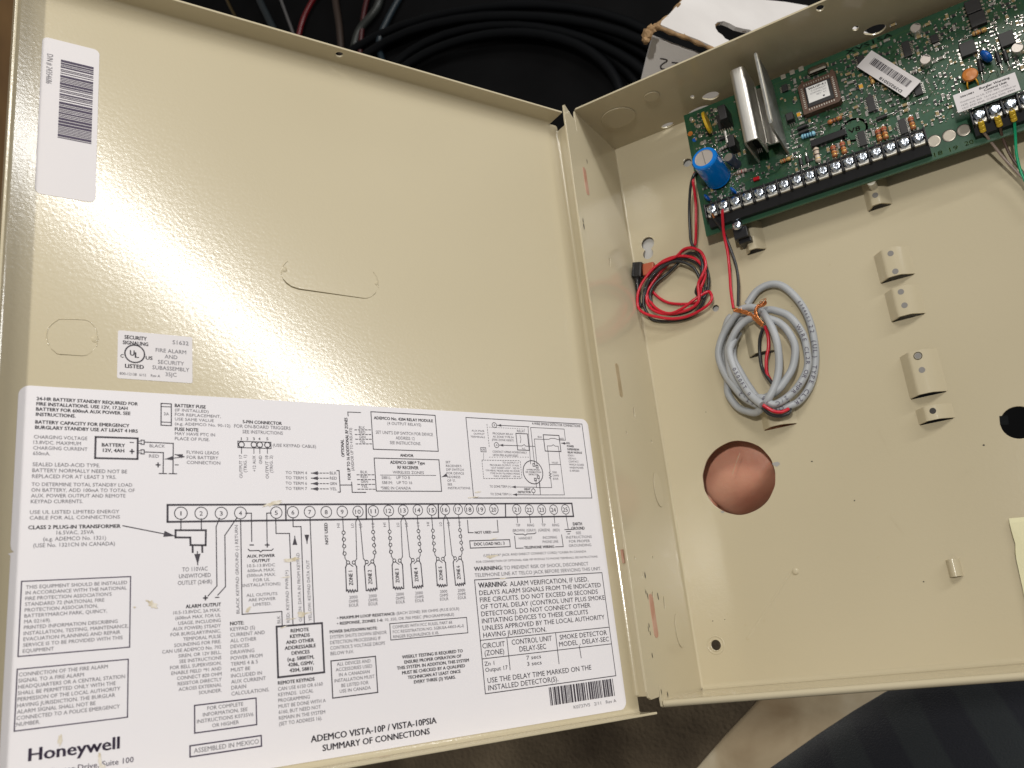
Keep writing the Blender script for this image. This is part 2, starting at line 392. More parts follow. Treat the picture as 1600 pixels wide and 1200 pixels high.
# faint scratch and rub marks in the paint
WORN=mat('rubbed_paint',(0.47,0.40,0.26),0.45)
mb=MB(); a=V(back(1168,998)[:2]); b=V(back(1236,894)[:2]); mb.tube([V((a.x,a.y,-.0011)),V((b.x,b.y,-.0011))],.0013,PAINT,24,1)
mb.cyl((a.x,a.y,-.0001),(a.x,a.y,.0001),.0010,WORN,10)
rr=random.Random(31)
for i in range(26):
    x,y=rr.uniform(.01,.30),rr.uniform(.01,.26); s_=rr.uniform(.0002,.0007); L=[V((x+s_*rr.uniform(.5,1.6)*math.cos(t),y+s_*rr.uniform(.5,1.3)*math.sin(t),.00008)) for t in [k*math.pi/3 for k in range(6)]]
    mb.quad(L,WORN if i%3 else DARK)
for i in range(7):
    x,y=rr.uniform(.03,.30),rr.uniform(.02,.24); a_=rr.uniform(0,3.1); l_=rr.uniform(.004,.016); stroke(mb,[V((x,y)),V((x+l_*.5*math.cos(a_),y+l_*.5*math.sin(a_)+.0003)),V((x+l_*math.cos(a_),y+l_*math.sin(a_)))],.00022,fr_back,WORN,.00008)
mb.build('scratches',cab,kind='stuff')
# walls -----------------------------------------------------------
def side_px(px,py):
    p=onplane(px,py,V((0,0,0)),V((1,0,0))); return (p.z,p.y)
def top_px(px,py):
    p=onplane(px,py,V((0,BH,0)),V((0,1,0))); return (p.x,p.z)
fr_left=lambda a,b,c: V((c,b,a))          # a = z, b = y, near face x=0
fr_top=lambda a,b,c: V((a,BH-c,b))        # a = x, b = z
SZ=.0800
lw=[(0,0),(BD-.002,-.0035),(BD-.0002,-.0028),(BD+.0003,.0000),(BD+.0004,.0075),(BD+.0008,.0095),(BD+.0016,.0030),(BD+.0022,.0022),(SZ-.0045,.0018),(SZ-.0016,.003),(SZ-.0004,.006),
    (SZ-.0002,.06),(SZ+.0002,.10),(SZ-.0002,.15),(SZ,.19),(SZ-.0006,.23),(SZ-.001,.29),(SZ-.0018,.350),(SZ-.0026,.3602),(SZ-.004,.3612),(BD+.0016,.3560),(BD+.0012,.3485),(BD+.0005,.3478),(BD-.0001,.3600),(BD-.001,BH-.0002),(0,BH)]
lholes=[]
def lhole(px,py,a,b,n=12,rot=0.12):
    z,y=side_px(px,py); lholes.append([(z+a*math.cos(t)*1-b*math.sin(t)*rot, y+b*math.sin(t)) for t in [2*math.pi*i/n for i in range(n)]])
lhole(991,645,.0011,.0040); lhole(979,676,.0008,.0014); lhole(1018,690,.0007,.0013); lhole(953,410,.0011,.0036)
lhole(1038,942,.0011,.0040); lhole(1020,929,.0009,.0020); lhole(1004,897,.0005,.0020); lhole(992,872,.0006,.0011); lhole(1020,871,.0006,.0011)
mb=MB(); plate(mb,[lw]+lholes,T,lambda a,b,c: V((c,b,a)) ,PAINT)
# pressed fold between the wall and the back
for i in range(6):
    t0=math.pi/2*i/6; t1=math.pi/2*(i+1)/6; r=.0013
    f_=lambda t:(r-r*math.cos(t), r-r*math.sin(t))
    (xa,za),(xb,zb)=f_(t0),f_(t1)
    mb.add([(xa+.00003,.001,za+.00003),(xb+.00003,.001,zb+.00003),(xb+.00003,BH-.002,zb+.00003),(xa+.00003,BH-.002,za+.00003)],[(0,1,2,3)],PAINT,True)
LW=mb.build('left_wall',cab)
for px,py,a,b in ((1028,765,.0062,.0105),(1061,985,.0055,.0095)):
    z,y=side_px(px,py); mb=MB(); L=[(z+a*math.cos(t*math.pi/16),y+b*math.sin(t*math.pi/16)) for t in range(32)]
    plate(mb,[L],.0003,lambda a_,b_,c: V((.00045+c,b_,a_)),PAINT,.0001); mb.build('knockout',LW)
# slots in the hinge strip with the reddish primer of the hinge tongues showing
for (px,py,ln_,w_,mt,lab) in ((915.5,283,.0195,.0042,PRIMER,None),(967,594,.0210,.0046,TAN,'dull tan hinge tongue'),(1021,962,.0235,.0055,PRIMER,'worn red hinge tongue'),):
    z,y=side_px(px,py); mb=MB()
    L=rrect(z-w_/2,y-ln_/2,z+w_/2,y+ln_/2,w_*.45,4)
    plate(mb,[L],.0005,lambda a_,b_,c: V((.00018+c,b_,a_)),mt,.0001); mb.build('hinge_tongue',LW,label=lab)
rr=random.Random(5)
CH=[(1008,900),(1009,925),(1012,932),(1014,978),(1013,983),(1019,1024),(917,252),(911,345),(912,353),(1043,1085),(1028,932),(1016,990),(1033,1080)]
mb=MB()
for px,py in CH:
    z,y=side_px(px,py); s=rr.uniform(.0006,.0013); L=[V((.00012,y+2.0*s*math.sin(t)*rr.uniform(.5,1.2),z+.6*s*math.cos(t)*rr.uniform(.5,1.2))) for t in [i*math.pi/4 for i in range(8)]]
    mb.quad(L,DARK)
mb.build('paint_chips',LW,kind='stuff')
# top wall with its cable and key-hole openings
th=[]
def thole(px,py,a,b,kidney=False,n=20):
    x,z=top_px(px,py)
    L=[]
    for i in range(n):
        t=2*math.pi*i/n; rr_=1-(.35*max(0,math.cos(t-1.2*math.pi))**3 if kidney else 0)
        L.append((x+a*math.cos(t)*rr_,z+b*math.sin(t)*rr_))
    th.append(L)
thole(1110,151,.0058,.0050,True); thole(1082,151.5,.0015,.0022); thole(1093,173,.0080,.0042); thole(1351,74,.0080,.0042)
thole(1366,48,.0068,.0052,True); thole(1337,44.5,.0020,.0024); thole(1281.5,13,.0024,.0030); thole(1043,196,.0045,.0028)
th=[L for L in th if min(b for a,b in L)>.0006]
mb=MB(); plate(mb,[[(0,0),(BW,0),(BW,BD),(.0012,BD),(0.0,BD-.001)]]+th,T,fr_top,PAINT)
TW=mb.build('top_wall',cab)
for px,py,r in ((966,183,.0112),(1018,150,.0048)):
    x,z=top_px(px,py); mb=MB()
    plate(mb,[circ(x,z,r,32)],.0006,lambda a_,b_,c: V((a_,BH-.0008-c,b_)),PAINT,.0003)
    mb.build('knockout',TW)
mb=MB(); plate(mb,[[(0,0),(BW,0),(BW,BD-.002),(.0,BD-.002)]],T,lambda a,b,c: V((a,c,b)),PAINT)
mb.tube([(0.0005,-.0018,BD-.002),(BW,-.0018,BD-.002)],.0019,PAINT,8,1)
for i in range(5):
    t0=math.pi/2*i/5; t1=math.pi/2*(i+1)/5; r=.003
    (ya,za),(yb,zb)=[(r-r*math.cos(t),r-r*math.sin(t)) for t in (t0,t1)]
    mb.add([(.001,ya+.00003,za+.00003),(.001,yb+.00003,zb+.00003),(BW,yb+.00003,zb+.00003),(BW,ya+.00003,za+.00003)],[(0,1,2,3)],PAINT,True)
BWL=mb.build('bottom_wall',cab)
mb=MB(); plate(mb,[[(0,0),(0,BH),(BD,BH),(BD,0)]],T,lambda a,b,c: V((BW+T*2-c*1.0-.0,b,a)),PAINT); mb.build('right_wall',cab)

# ================================================================ THE DOOR
DWd=.3052; DHt=.3568; FL=.0132
dholes=[]
def dpoly(pts): return [duv(*p) for p in pts]
# half-cut knock-outs: the open crescents of their shear lines
dholes.append(dpoly([(439.6,430),(442,437),(447,443.4),(455,449),(467,453),(567.5,466.8),(574,466.6),(581,464),(587,459),(590.6,451),(590,447),(590.2,451),(586,458),(580.5,463),(573.5,465.4),(567.5,465.2),(468,450.6),(456,446.6),(448.5,441.2),(443,435.5)]))
dholes.append(dpoly([(76,538),(80,546),(89,553.8),(95,554.8),(130,556.8),(137,555.4),(145,549),(150,541),(144.6,548),(136.6,554.2),(130,555.3),(95,553),(89.6,552.2),(81,545)]))
mb=MB(); frd=lambda a,b,c: door(a,b,c)
plate(mb,[rrect(-DWd,-DHt,0,0,.0012,3)]+dholes,T,frd,PAINT)
def dbox(u0,u1,v0,v1,w0,w1):
    vs=[door(u,v,w) for u in(u0,u1) for v in(v0,v1) for w in(w0,w1)]
    mb.add(vs,[(0,1,3,2),(4,6,7,5),(0,4,5,1),(2,3,7,6),(0,2,6,4),(1,5,7,3)],PAINT)
def fillet(axis,u0,u1,v0,v1,r=.0018,n=5):
    pass
# flanges with a rolled front edge, each with the hole of its screw left to the top one
x,_=duv(530,86); 
def flange(fr,L,holes=[]):
    plate(mb,[[(0,0),(L,0),(L,FL),(0,FL)]]+holes,T,fr,PAINT,.0003)
    for i in range(5):   # inside fold
        r=.0020; (aa,ab),(ba,bb)=[(r-r*math.cos(t),r-r*math.sin(t)) for t in (math.pi/2*i/5,math.pi/2*(i+1)/5)]
        mb.add([fr(.0005,aa+.00003,ab+.00003),fr(.0005,ba+.00003,bb+.00003),fr(L-.0005,ba+.00003,bb+.00003),fr(L-.0005,aa+.00003,ab+.00003)],[(0,1,2,3)],PAINT,True)
p=onplane(530,85.5,door(0,0),DV)-DP0
hu=-(p.dot(DU)); hw=p.dot(DW)
flange(lambda a,b,c: door(-a-.0058,0-c,b),DWd-.0058,[circ(hu-.0058,hw,.0023,18)])
flange(lambda a,b,c: door(-a,-DHt+c,b),DWd)
flange(lambda a,b,c: door(-DWd+c,-a,b),DHt)
FL=.0088
flange(lambda a,b,c: door(0-c,-.004-a,b),DHt-.012)
FL=.0132
DOOR=mb.build('door',cab,origin=DP0)
# rub marks on the flange and loose rust specks
mb=MB()
for px,py,s,mt in ((600,1182.5,.0035,PRIMER),(904,1126.5,.0010,DARK),(832,1136,.0009,DARK)):
    p=onplane(px,py,door(0,-DHt+.0001),DV); 
    mb.quad([p+DU*s*math.cos(t)+DW*.0007*math.sin(t)+V((0,.00025,0)) for t in [i*math.pi/5 for i in range(10)]],mt)
mb.build('worn_patch',DOOR,kind='stuff')
mb=MB(); p=onplane(975,869,door(0,0),DU); mb.box((p.x-.0004,p.y,p.z),(.0012,.0075,.0030),PRIMER,None,.0003); mb.build('hinge_tongue',DOOR)
# the small bent-up nibs of the knock-outs
mb=MB()
for px,py,r in ((444,421,.0016),(148,530,.0017),(588,443,.0011)):
    c=duv(px,py); mb.lathe(door(*c,-.0001),DW,[(r,0),(r*.8,.0003),(r*.35,.0005),(0,.0005)],PAINT,12)
for pts in ([(439.4,429),(440,422),(443,414),(449,408)],[(590.5,449),(590.6,442),(588,432),(583,425)],[(76,539),(73,530),(73,519),(78,509),(90,500),(96,498.6),(132,499.6),(143,505),(150,516),(152,528),(150.5,541)]):
    mb.tube([door(*duv(*p),.0) for p in pts],.00026,PAINT,6,3)
mb.build('knockout_outline',DOOR,kind='stuff')

# ---------------------------------------------------------------- the wiring label
B=True
blk(["24-HR BATTERY STANDBY REQUIRED FOR","FIRE INSTALLATIONS. USE 12V, 17.2AH","BATTERY FOR 600mA AUX POWER. SEE","INSTRUCTIONS."],57,626.4,215,633,56,650,'L',B,.68)
blk(["BATTERY CAPACITY FOR EMERGENCY","BURGLARY STANDBY USE AT LEAST 4 HRS"],55,662.4,201.6,667.6,54.6,670.4,'L',B,.68)
blk(["CHARGING VOLTAGE","13.8VDC. MAXIMUM","CHARGING CURRENT","650mA."],52.4,685.6,136,687.4,50.4,711)
blk(["SEALED LEAD-ACID TYPE.","BATTERY NORMALLY NEED NOT BE","REPLACED FOR AT LEAST 3 YRS."],50.6,729,156,729.6,49.6,747)
blk(["TO DETERMINE TOTAL STANDBY LOAD","ON BATTERY, ADD 100mA TO TOTAL OF","AUX. POWER OUTPUT AND REMOTE","KEYPAD CURRENTS."],49,760,206.4,760,47.4,786.4)
blk(["USE UL LISTED LIMITED ENERGY","CABLE FOR ALL CONNECTIONS"],46.4,803,186,802,45.6,812)
dt("CLASS 2 PLUG-IN TRANSFORMER",44,827,188,825,6.2,B)
blk(["16.5VAC, 25VA","(e.g. ADEMCO No. 1321)","(USE No. 1321CN IN CANADA)"],88,835,146.4,834.4,53.6,855.4,'C')
blk(["THIS EQUIPMENT SHOULD BE INSTALLED","IN ACCORDANCE WITH THE NATIONAL","FIRE PROTECTION ASSOCIATION'S","STANDARD 72 (NATIONAL FIRE","PROTECTION ASSOCIATION,","BATTERYMARCH PARK, QUINCY,","MA 02169).","PRINTED INFORMATION DESCRIBING","INSTALLATION, TESTING, MAINTENANCE,","EVACUATION PLANNING AND REPAIR","SERVICE IS TO BE PROVIDED WITH THIS","EQUIPMENT"],40,920.4,198.4,912.4,33,1020.4)
blk(["CONNECTION OF THE FIRE ALARM","SIGNAL TO A FIRE ALARM","HEADQUARTERS OR A CENTRAL STATION","SHALL BE PERMITTED ONLY WITH THE","PERMISSION OF THE LOCAL AUTHORITY","HAVING JURISDICTION. THE BURGLAR","ALARM SIGNAL SHALL NOT BE","CONNECTED TO A POLICE EMERGENCY","NUMBER."],29,1057,168,1044,26,1135)
rect(34,909,205,900.4,201,1010.6,27.4,1026.6,1.0,INK2); rect(26.4,1046.4,201,1029.4,198,1120.6,22.4,1142.4,1.0,INK2)
dt("Honeywell",44.4,1189,186,1170,21,B,INK2)
dt("Center Drive, Suite 100",76,1211,208.4,1190,9.5,False,INK2); dt("Melville, NY 11747",82,1227,201,1209,9.5,False,INK2)
rect(251.4,630.4,267.4,631.4,267.4,665.2,251.4,664.6); ln([(251.4,635.4),(267.4,636)],.8); ln([(251.4,659.6),(267.4,660.2)],.8)
dt("3A",255.6,649,263.8,649.4,5)
dt("BATTERY FUSE",273,636.4,321,638.4,5.4,B)
blk(["(IF INSTALLED)","FOR REPLACEMENT,","USE SAME VALUE","(e.g. ADEMCO No. 90-12)"],273,643,325.6,645,273,664)
dt("FUSE NOTE",273,673.4,309.6,674.2,5.4,B)
blk(["MAY HAVE PTC IN","PLACE OF FUSE."],273,680,335.6,682,273,687.6)
rect(149,683,215,685,214.6,717.4,148.6,716,1.8)
dt("BATTERY",159,698,195,698.6,5.6,B); dt("12V, 4AH",160.6,706.4,193.6,706.8,5.6,B)
ln([(203,691.4),(208.5,691.6)],.8); ln([(203.4,705.4),(208.8,705.6)],1.3); ln([(206,702.6),(206,708.4)],1.3)
for y in (691.2,706.2):
    ln([(215,y-1.6),(221,y-1.6)],.7); ln([(215,y+1.6),(221,y+1.6)],.7); ln([(220,y-3.4),(225,y-3.2),(225,y+3.4),(220,y+3.2)],.9)
ln([(226,691),(270.4,693),(270,739.5)],1.0); ln([(226,706.4),(255,707.4),(254.6,739.5)],1.0)
ln([(248.6,740),(260,740.2)],1.0); ln([(264,740.2),(275.6,740.4)],1.0)
dt("BLACK",233.4,699,257.4,699.6,5); dt("RED",232.6,715,248,715.2,5)
ln([(244,726.4),(249.4,726.6)],1.3); ln([(246.7,723.6),(246.7,729.4)],1.3); ln([(273.5,726.4),(278,726.6)],.9)
arrow(287.4,713.6,273,710.2); arrow(287.4,714,257.6,717.6)
blk(["FLYING LEADS","FOR BATTERY","CONNECTION"],291.4,709.4,341.6,710,291.4,725)
dt("5-PIN CONNECTOR",379,662,440,663.6,5.2,B)
blk(["FOR ON-BOARD TRIGGERS","SEE INSTRUCTIONS"],365.6,668,453.6,672,377,677,'C')
for s,x in zip("12345",(376.8,386.2,396.2,405,417.4)): dt(s,x-(1.5 if s!="1" else .6),688,x+(1.5 if s!="1" else .6),688,4.6,False,INK)
rect(371.4,690,423,690.8,423,700.6,371.4,699.8,.9)
for x,y in ((377,694.8),(396.4,695),(405.6,695.2),(417.4,695.4)): ring(x,y,.00125); ln([(x,698),(x,708.6)],.7)
def vt(s,x0,y0,x1,y1,h,bold=False): dt(s,x0,y0,x1,y1,h,bold,None,False)
vt("OUTPUT 17",378.4,747,378,711,5); vt("(TRIG. 1)",385,738,385,711,5); vt("+12 AUX",399.4,737,399,712,5); vt("GND",409,725,409,712,5)
vt("OUTPUT 18",419.6,748,418.6,712,5); vt("(TRIG. 2)",426,738.6,425.6,712,5)
dt("(USE KEYPAD CABLE)",426,698.6,493.4,699.4,5)
for s,t,y in (("TO TERM 4","BLK",741),("TO TERM 5","RED",749),("TO TERM 6","GRN",757.4),("TO TERM 7","YEL",765.6)):
    dt(s,446,y,479.4,y,4.8); dt(t,515,y+.4,526,y+.6,4.8); arrow(493,y-1.6,486,y-1.6,1.0)
    for k_ in range(4): ln([(495+k_*5,y-1.6),(497.6+k_*5,y-1.6)],.9)
ln([(526,735.4),(529.4,735.4),(531.4,769),(528,769)],1.0); ln([(530.6,758),(549.6,758)],1.0)
ln([(563,644.8),(543,644),(543.6,650)],.9); ln([(549,753.6),(550,769.4),(571,769.6)],1.0)
vt("OPTIONAL",538,714,536.4,687,5,B); vt("FOR UP TO 16 ADDITIONAL RF ZONES",547.6,749.6,542.6,653,5,B); vt("(AND/OR UP TO 4 RELAYS)",552.6,735.6,550,669,4.8)
rect(579,643.6,679.4,649,684.4,705.4,583,702,1.0)
dt("ADEMCO No. 4204 RELAY MODULE",584,656,676,659.2,4.8,B)
dt("(4 OUTPUT RELAYS)",605,664,657.6,665.8,4.8)
blk(["SET UNIT'S DIP SWITCH FOR DEVICE","ADDRESS 12","SEE INSTRUCTIONS."],587,678.6,676,680.6,609,694,'C')
for i,s in enumerate(("BLK","RED","GRN","YEL")):
    dt(s,560.4+i*.4,670+i*7.4,570+i*.4,670.4+i*7.4,4.4)
    for k_ in range(5): ln([(554+i*.6+k_*5.4,671.8+i*7.3),(557+i*.6+k_*5.4,671.9+i*7.3)],.9)
    dt(s,563+i*.3,739.6+i*7.5,574+i*.3,739.8+i*7.5,4.4)
    for k_ in range(5): ln([(557.4+i*.5+k_*5.8,742+i*7.5),(560.8+i*.5+k_*5.8,742+i*7.5)],.9)
dt("AND/OR",625,713.8,645.6,714.2,4.6,B)
rect(584.4,716,685.4,718.4,689.6,767.6,587.4,767.6,1.0)
blk(["ADEMCO 5881* Type","RF RECEIVER"],609.4,725,663.4,725.8,619,732.8,'C',B)
dt("WIRELESS ZONES",613.4,740.2,662,740.8,4.6); ln([(594,742.4),(680.6,743)],.6)
dt("5881L:",596,748.6,611,748.6,4.8); dt("UP TO 8",619,748.6,640,748.6,4.8)
dt("5881M:",596.6,756.4,613,756.4,4.8); dt("UP TO 16",619.6,756.4,643.6,756.6,4.8); dt("*5882 IN CANADA",594.6,765,641.6,764.8,4.8)
blk(["SET","RECEIVER'S","DIP SWITCH","FOR DEVICE","ADDRESS","OF '0'.","SEE","INSTRUCTIONS."],696,724,703.6,724,699,764.4)
arrow(696,743,690,745.4)
rect(728,651.6,909,663.6,924.4,779.4,739,777,.9)
dt("4-WIRE SMOKE DETECTOR CONNECTIONS",831,663,906.6,668.6,4.2,False,INK)
blk(["AUX PWR","OUTPUT","TERMINALS"],736.5,674.4,756.4,675,757,684.6,'R',False,.6)
ring(772,664.4,.0014,.7); dt("3",770.8,666,773.2,666,3.4); ring(775.4,695.6,.0014,.7); dt("4",774.2,697.2,776.8,697.2,3.4)
for k_ in range(9): ln([(760.4+k_*.42,663+k_*4.1),(760.6+k_*.42,665+k_*4.1)],.6)
ln([(826,667),(777,664.6)],.8); arrow(781,664.8,776.4,664.6,.8,4); ln([(809,696.6),(782,695.7)],.8); arrow(784,695.8,779.6,695.6,.8,4)
blk(["PROGRAM RELAY","AS ZONE TYPE 54","(FIRE ZONE RESET)"],769.6,679,801.6,680,804,690,'R')
dt("RELAY",807.6,675.4,820,675.8,3.8); rect(805.6,677.4,823.6,678,826.6,704,808.4,703,1.0)
ln([(812,680),(813.5,686),(812.6,692)],.6); ln([(809,696.6),(815,697),(818.5,694.8),(821,697.2),(835,697.6)],.7); dt("N.C.",815.5,702.4,821,702.4,3)
dt("OR",751.8,704.4,757.6,704.6,3.6); rect(750.6,699.4,758.6,699.8,759,706.2,751,706,.7)
blk(["CONTACT OPENS MOMENTARILY","UPON FIRE ALARM RESET"],769.4,707.6,823,708.8,769.6,712.6)
for k_ in range(15):
    ln([(752.6+k_*4,719+k_*.07),(754.8+k_*4,719+k_*.07)],.6); ln([(755+k_*4,747.8),(757.2+k_*4,747.8)],.6)
for k_ in range(7): ln([(752.6+k_*.4,720+k_*4),(752.8+k_*.4,722+k_*4)],.6); ln([(812.4+k_*.4,721+k_*4),(812.6+k_*.4,723+k_*4)],.6); ln([(755.2,708+k_*1.6),(755.2,708.6+k_*1.6)],.5)
for k_ in range(16): ln([(764+k_*3.6,667.6+k_*.2),(765.6+k_*3.6,667.7+k_*.2)],.45); ln([(764+k_*4,714.4),(765.6+k_*4,714.4)],.45)
blk(["TO OUTPUT 17","PROGRAM OUTPUT 17 FOR","'OUT NORM LOW' - YES IN","*79 MENU MODE AND AS ZONE","TYPE 54 IN *56 MENU MODE","MAX. CURRENT - 100 mA"],785,724.4,810,724.6,812,746,'R')
ring(832.4,738,.0064,1.1)
blk(["4-WIRE SMOKE","OR COMBUSTION","DETECTOR"],822.4,735,842.6,735.6,824,742.6,'C',False,.7,INK)
for x,y in ((833.6,726.6),(838.6,729.4),(836,749.4),(840.6,745.6)): rect(x-1.5,y-2,x+1.5,y-2,x+1.7,y+2,x-1.3,y+2,.9)
dt("TO ZONE TERM (+)",765,762,797.4,762,3.8); ln([(838,761.4),(801,761)],.7); arrow(804,761,799,761,.8,4)
dt("TO ZONE TERM (-)",766,773.8,798.6,774,3.8); ln([(844,773.4),(803,773)],.7); arrow(806,773,801,773,.8,4)
blk(["HEAT","DETECTOR"],819,766,828.6,766.2,829.6,770.8,'R',B,.75); ring(833,767,.0011,.8); ln([(833,764),(832.6,761.6)],.6); ln([(833.2,770.2),(833.4,773)],.6)
rect(848.6,679.4,872.6,680.6,876.4,706,851,704.6,1.1)
ln([(828.6,725),(824.6,667.4)],.7); ln([(834.8,726),(828.6,668),(881,670.6),(883,688),(873.6,687.6)],.7); ln([(838.6,727),(834.4,686),(848.6,686.6)],.7)
ln([(848.6,686.6),(857,686.6),(860,685),(866,685.2),(873,687.4)],.7); ln([(855.6,705),(854.6,696.8),(861,697),(864,695),(867,697.2),(871.6,697.4),(873,705)],.7)
ln([(855.6,705),(859,737)],.7); ln([(859,737),(857.4,739),(861,740.6),(857.6,742.6),(861,744.6),(858,746.6),(860,748)],.8); ln([(860,748),(861.6,762),(838,762),(836.6,750)],.7)
ln([(873,705),(881.4,773.4),(844,773.4),(841.6,748)],.7); ln([(843,755),(844,773.4)],.7)
dt("BLK",840,684,846.6,684.4,3); dt("RED",874.6,687,881,687.4,3); arrow(884,693,876.6,692.6,.8,4)
blk(["EOL","POWER","SUPERVISION","RELAY MODULE"],885,694,890.4,694.2,887,708.4,'L',B,.68); blk(["EOLR-1","USE N.O.","CONTACT","WHICH CLOSES","WHEN POWER","IS APPLIED"],887,713,896.6,713.4,889,737)
dt("VIOLET",861.6,724.4,872,724.8,3); ln([(858,726),(875.4,726)],.6); blk(["2000","OHMS","EOLR"],862.6,739.6,869.6,739.8,863,749.6)
# the strip of 25 terminals
rect(261.5,789.4,893.4,786.4,895,806.6,261.5,816,2.0)
for x,y0,y1 in ((446,789,813),(571.6,789,811.6),(684.4,788,809.6),(789.2,787,808)): ln([(x,y0),(x+.4,y1)],1.6)
TX=[(282.4,802),(314,802),(345.4,802),(375.4,801.6),(431.4,801),(457.4,800.4),(483.6,800),(509.4,800),(534.4,799.6),(559,799.4),(583,798.6),(607,798),(629.6,797.4),(652.4,797),(674.2,797),(695,796.4),(715.2,796),(732.4,796),(751,796),(771.2,796),(807,796),(826.6,796.4),(846,796.4),(864.6,796.4),(883,796)]
for i,(x,y) in enumerate(TX):
    ring(x,y,.0026,.8); s=str(i+1); w=2.4 if i<9 else 4.6
    if i==0: w=.8
    w*=1-(x-280)/3200; dt(s,x-w,y+3.6,x+w,y+3.6,7,False,INK)
ln([(282.4,811),(282.4,828.6)],1); ln([(314.2,811),(314.4,828.6)],1)
ln([(274,828.6),(321.4,828.6),(321,852),(297.4,851.8),(297,840),(274,839.8)],1.9,None,True); ln([(300.6,852),(300.8,862.6)],1.9); ln([(315.6,852),(315.8,862.4)],1.9)
arrow(308,862,308.6,882.4,1.0,7); arrow(192,821.6,273,837.6,1.0,7)
blk(["TO 110VAC","UNSWITCHED","OUTLET (24HR)"],284.4,892.6,324,892,275.6,914.4,'C')
ln([(342.6,810),(337.4,823),(338.6,915.6),(325,931)],1); ln([(370,809),(351,836.6),(352,916.6),(340,930)],1)
ln([(318,934.4),(323.4,934.2)],1.4); ln([(320.7,931.4),(320.7,937.2)],1.4); ln([(336.4,933.6),(341.6,933.4)],1)
ln([(375.6,811),(378,960),(440,955.4),(440.6,978)],1); vt("BLACK KEYPAD GROUND (-) RETURN",373.8,958.6,371.2,820.6,5.2)
ln([(383.6,802),(392.4,802),(393,846)],1); ln([(390.4,851.6),(395.6,851.6)],1.2); ln([(423,801.6),(416.4,802),(417,846)],1); ln([(414.4,851.6),(420,851.6)],1.3); ln([(417.3,848.6),(417.3,854.6)],1.3)
ln([(387.6,858.4),(390,860.6),(404,860.2),(407,862.4),(410,860),(424,860),(426.4,857.8)],1)
blk(["AUX. POWER","OUTPUT"],385.6,871.4,429,870.4,393.6,878.8,'C',B); blk(["10.5-13.8VDC","600mA MAX.","(500mA MAX.","FOR UL","INSTALLATIONS)"],386,886,429.4,885.4,386,917,'C'); blk(["ALL OUTPUTS","ARE POWER","LIMITED."],384.6,932,433,930.4,394.6,947.2,'C')
ln([(430.4,810),(431,833.6),(452,833.6),(457.4,977)],1); ln([(457.4,809),(457.6,823),(470,823),(475.4,975.4)],1); ln([(484,809),(490.6,974)],1)
arrow(460.4,850.4,460.2,838,1,6); arrow(479,836,479.4,849,1,6)
vt("RED: KEYPAD PWR (+)",452.4,972.6,449.6,891,5.2); vt("GREEN: DATA IN FROM KEYPAD",471.4,971,467.6,864,5.2); vt("YELLOW: KEYPAD DATA OUT",486.6,970,482.8,875,5.2); vt("BLK",437.8,974,437.2,962,5.2)
vt("NOT USED",512.4,850.4,511.4,817,5.2,B)
dt("ALARM OUTPUT",290,950,345,947.6,6,B)
blk(["10.5-13.8VDC, 2A MAX.","(600mA MAX. FOR UL","USAGE, INCLUDING","AUX POWER) STEADY","FOR BURGLARY/PANIC,","TEMPORAL PULSE","SOUNDING FOR FIRE.","CAN USE ADEMCO No. 702","SIREN, OR 12V BELL.","SEE INSTRUCTIONS","FOR BELL SUPERVISION,","ENABLE FIELD *91 AND","CONNECT 820 OHM","RESISTOR DIRECTLY","ACROSS EXTERNAL","SOUNDER."],270.6,959.4,344.4,956,345.4,1081,'R')
dt("NOTE:",359.4,977,380.6,976,6,B)
blk(["KEYPAD (S)","CURRENT AND","ALL OTHER","DEVICES","DRAWING","POWER FROM","TERMS 4 & 5","MUST BE","INCLUDED IN","AUX CURRENT","DRAIN","CALCULATIONS."],359.4,986,398,983,360.6,1087)
rect(431.6,979.4,502.6,973.4,506.4,1050.4,434.4,1058.4,2)
blk(["REMOTE","KEYPADS","AND OTHER","ADDRESSABLE","DEVICES","(e.g. 5800TM,","4286, GSMV,","4204, 5881)"],454,988,482,986.4,452,1050.6,'C',B)
dt("REMOTE KEYPADS",434,1069.4,491,1064,5.8,B)
blk(["CAN USE 6150 OR 6160","KEYPADS.  LOCAL","PROGRAMMING","MUST BE DONE WITH A","6160, BUT NEED NOT","REMAIN IN THE SYSTEM","(SET TO ADDRESS 16)."],434,1078.4,504,1072,435.6,1134)
rect(304,1102.4,400,1090.4,400.4,1131.6,303.6,1146,1.2,INK2); blk(["FOR COMPLETE","INFORMATION, SEE","INSTRUCTIONS K0735V6","OR HIGHER"],323.6,1109.6,379.6,1102.4,332,1136.4,'C')
rect(296.6,1166,408,1148.6,408,1165,296.6,1183.4,1.3,INK2); dt("ASSEMBLED IN MEXICO",302.6,1177.4,404,1161,8)
dt("ADEMCO VISTA-10P / VISTA-10PSIA",485.6,1160.6,681.6,1129.6,11,B); dt("SUMMARY OF CONNECTIONS",504,1173.6,671,1147,10.6,B)
